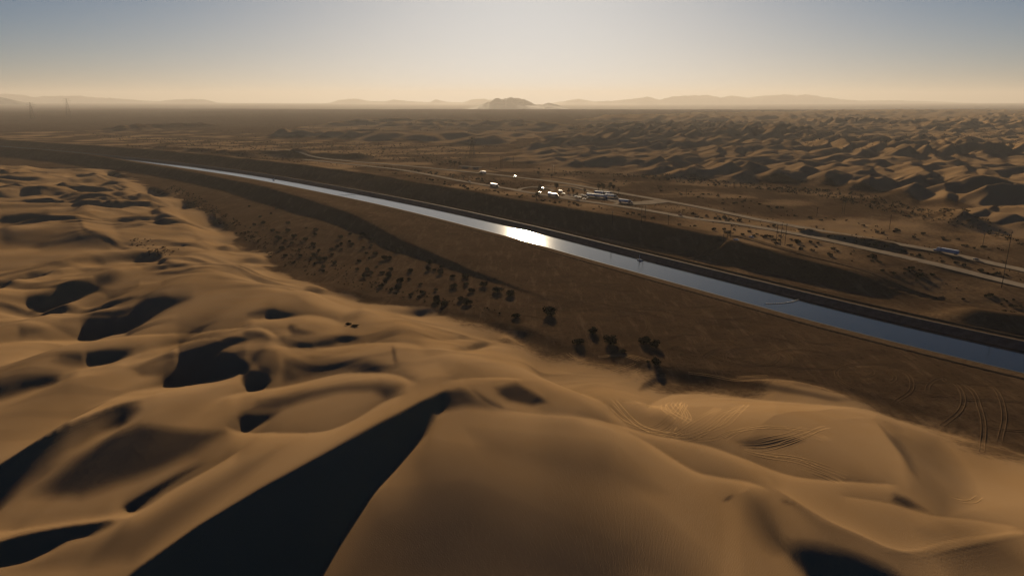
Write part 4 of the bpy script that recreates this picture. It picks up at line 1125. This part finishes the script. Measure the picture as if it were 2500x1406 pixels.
# ------------------------------------------------------------------ power poles, pole frames and lattice towers
m_pole = mat('weathered_pole', (0.06, 0.045, 0.035), 0.85, 0.1)
def rod(bm, a, b, r, seg=6):
    a, b = Vector(a), Vector(b); d = b - a
    g = bmesh.ops.create_cone(bm, cap_ends=True, segments=seg, radius1=r, radius2=r * .8, depth=d.length)
    q = Vector((0, 0, 1)).rotation_difference(d.normalized()).to_matrix()
    bmesh.ops.rotate(bm, verts=g['verts'], cent=(0, 0, 0), matrix=q); bmesh.ops.translate(bm, verts=g['verts'], vec=(a + b) / 2)
def pole_line(px, py, top, n, label, gap=0.0, braces=False):
    """n poles side by side with a crossarm"""
    x, y = settle(px, py, 6); z = gz(x, y); D_ = math.hypot(x, y)
    h = (py - top) / F * D_ * 1.03
    o = empty('power_pole' if n == 1 else 'pole_frame', (x, y, z), R(20))
    xs = [(i - (n - 1) / 2) * gap for i in range(n)]
    pm = bmesh_mesh('pole', lambda bm: rod(bm, (0, 0, -.5), (0, 0, h), .24), m_pole)
    for q in xs: part('pole', pm, o, (q, 0, 0))
    w = max(2.4, (max(xs) - min(xs)) + 2.4)
    part('crossarm', bmesh_mesh('crossarm', lambda bm: box(bm, -w / 2, w / 2, -.12, .12, h - 1.6, h - 1.3, 0, 0), m_pole), o)
    im = bmesh_mesh('insulator', lambda bm: rod(bm, (0, 0, h - 1.3), (0, 0, h - .8), .12), m_steel)
    for q in (-w / 2 + .2, 0.0 if n == 2 else .6, w / 2 - .2): part('insulator', im, o, (q, 0, 0))
    if braces:
        for i in range(n - 1): part('brace', bmesh_mesh('brace', lambda bm: (rod(bm, (xs[i], 0, h * .3), (xs[i + 1], 0, h * .62), .1), rod(bm, (xs[i + 1], 0, h * .3), (xs[i], 0, h * .62), .1)), m_pole), o)
    return tag(o, label, 'utility pole')
for a in [(1148, 463, 432, 1, 'wooden power pole in front of the lower carriageway, left of the lone truck'), (1224, 412, 383, 2, 'two-pole frame on the flat beyond the upper carriageway, left of the big dunes', 3.2),
          (1196, 411, 388, 1, 'single power pole left of the far two-pole frame'), (1351, 423, 404, 2, 'two-pole frame at the dune foot beyond the rest area', 4.0), (1316, 429, 412, 1, 'single power pole left of the frame at the dune foot'),
          (1495, 533, 497, 1, 'single power pole on the near verge below the truck park'), (1570, 543, 503, 2, 'braced two-pole frame on the near verge right of the truck park', 4.2, True), (1631, 552, 527, 1, 'short power pole right of the braced two-pole frame'),
          (1675, 481, 462, 1, 'single power pole on the flat right of the rest area'), (1905, 599, 550, 3, 'three-pole frame on the sandy strip above the right spoil bank', 5.0, True), (1771, 582, 558, 2, 'two-pole frame beside the top of the ramp', 4.0),
          (1783, 580, 550, 1, 'single pole touching the frame at the top of the ramp'), (2171, 561, 529, 1, 'single power pole left of the white truck, beyond the road'), (2399, 600, 575, 1, 'short power pole above the grey car at far right'),
          (2445, 702, 588, 1, 'tallest power pole, nearest the camera at far right'), (1994, 528, 508, 1, 'single power pole near the dark mound in the right distance'), (2058, 523, 494, 2, 'two-pole frame on the dark mound in the right distance', 3.4),
          (1253, 404, 384, 1, 'faint single pole against the foot of the big dunes')]:
    pole_line(*a)
def tower(px, py, top, label):
    x, y = settle(px, py, 6); z = gz(x, y); h = (py - top) / F * math.hypot(x, y) * 1.02; b = h * .13
    o = empty('lattice_tower', (x, y, z), R(25))
    for sx in (-1, 1):
        for sy in (-1, 1): part('leg', bmesh_mesh('leg', lambda bm: rod(bm, (sx * b, sy * b, -1), (sx * .6, sy * .6, h), .35, 4), m_pole), o)
    def lace(bm):
        n = 7
        for i in range(n):
            t0, t1 = i / n, (i + 1) / n; r0, r1 = b + (.6 - b) * t0, b + (.6 - b) * t1
            for (ax, ay, bx, by) in ((-1, -1, 1, -1), (1, -1, 1, 1), (1, 1, -1, 1), (-1, 1, -1, -1)):
                rod(bm, (ax * r0, ay * r0, h * t0), (bx * r1, by * r1, h * t1), .2, 4); rod(bm, (bx * r0, by * r0, h * t0), (ax * r1, ay * r1, h * t1), .2, 4)
    part('lacing', bmesh_mesh('lacing', lace, m_pole), o)
    for zz, w in ((.72, .2), (.84, .24), (.95, .17)):
        part('crossarm', bmesh_mesh('crossarm', lambda bm: (rod(bm, (-h * w, 0, h * zz), (h * w, 0, h * zz), .3, 4), rod(bm, (-h * w, 0, h * zz), (0, 0, h * (zz + .06)), .22, 4), rod(bm, (h * w, 0, h * zz), (0, 0, h * (zz + .06)), .22, 4)), m_pole), o)
    return tag(o, label, 'pylon')
tower(1153, 386, 338, 'lattice pylon on the flat just left of the big dunes')
tower(168, 283, 250, 'distant lattice pylon at upper left standing against the horizon')
tower(80, 292, 260, 'faint lattice pylon at far upper left, left of the sharper one')

# ------------------------------------------------------------------ on the canal
m_buoy = mat('buoy', (0.35, 0.30, 0.24), 0.5, 0.4)
bm_me = bmesh_mesh('buoy', lambda bm: bmesh.ops.create_icosphere(bm, subdivisions=2, radius=.42), m_buoy)
def buoy_line(a, b, label, n):
    (x0, y0), (x1, y1) = w2(*a, WATER_Z), w2(*b, WATER_Z)
    o = empty('buoy_line', (x0, y0, WATER_Z)); dx, dy = x1 - x0, y1 - y0
    sag = lambda t: 7.0 * 4 * t * (1 - t) * .5
    P3 = [(dx * t + sag(t) * dy / math.hypot(dx, dy), dy * t - sag(t) * dx / math.hypot(dx, dy), .12) for t in [i / n for i in range(n + 1)]]
    part('rope', bmesh_mesh('rope', lambda bm: [rod(bm, P3[i], P3[i + 1], .1, 5) for i in range(n)], m_steel), o)
    for p in P3[1:-1]: part('buoy', bm_me, o, p)
    return tag(o, label, 'buoy line')
buoy_line((1868, 742), (1952, 731), 'line of small floats strung across the canal on the right', 24)
buoy_line((828, 477), (872, 474.5), 'line of small floats strung across the canal in the left distance', 16)
def float_raft(px, py, label):
    x, y = w2(px, py, WATER_Z); o = empty('white_float', (x, y, WATER_Z - .1), R(35))
    part('hull', bmesh_mesh('hull', lambda bm: (box(bm, -1.3, 1.3, -2.6, 2.6, 0, .9, .12, .25), box(bm, -.8, .8, -1.6, .8, .85, 1.5, .2, .15)), m_white), o)
    part('arm', bmesh_mesh('arm', lambda bm: (rod(bm, (.2, .5, 1.2), (2.6, 3.2, 4.0), .28), rod(bm, (-.6, -.5, 1.2), (.2, .5, 2.2), .12)), m_white), o)
    return tag(o, label, 'float')
float_raft(1562, 636, 'white float with a slanting arm on the water near the far bank')
float_raft(668, 440, 'small white float with an arm on the narrow far reach of the canal')
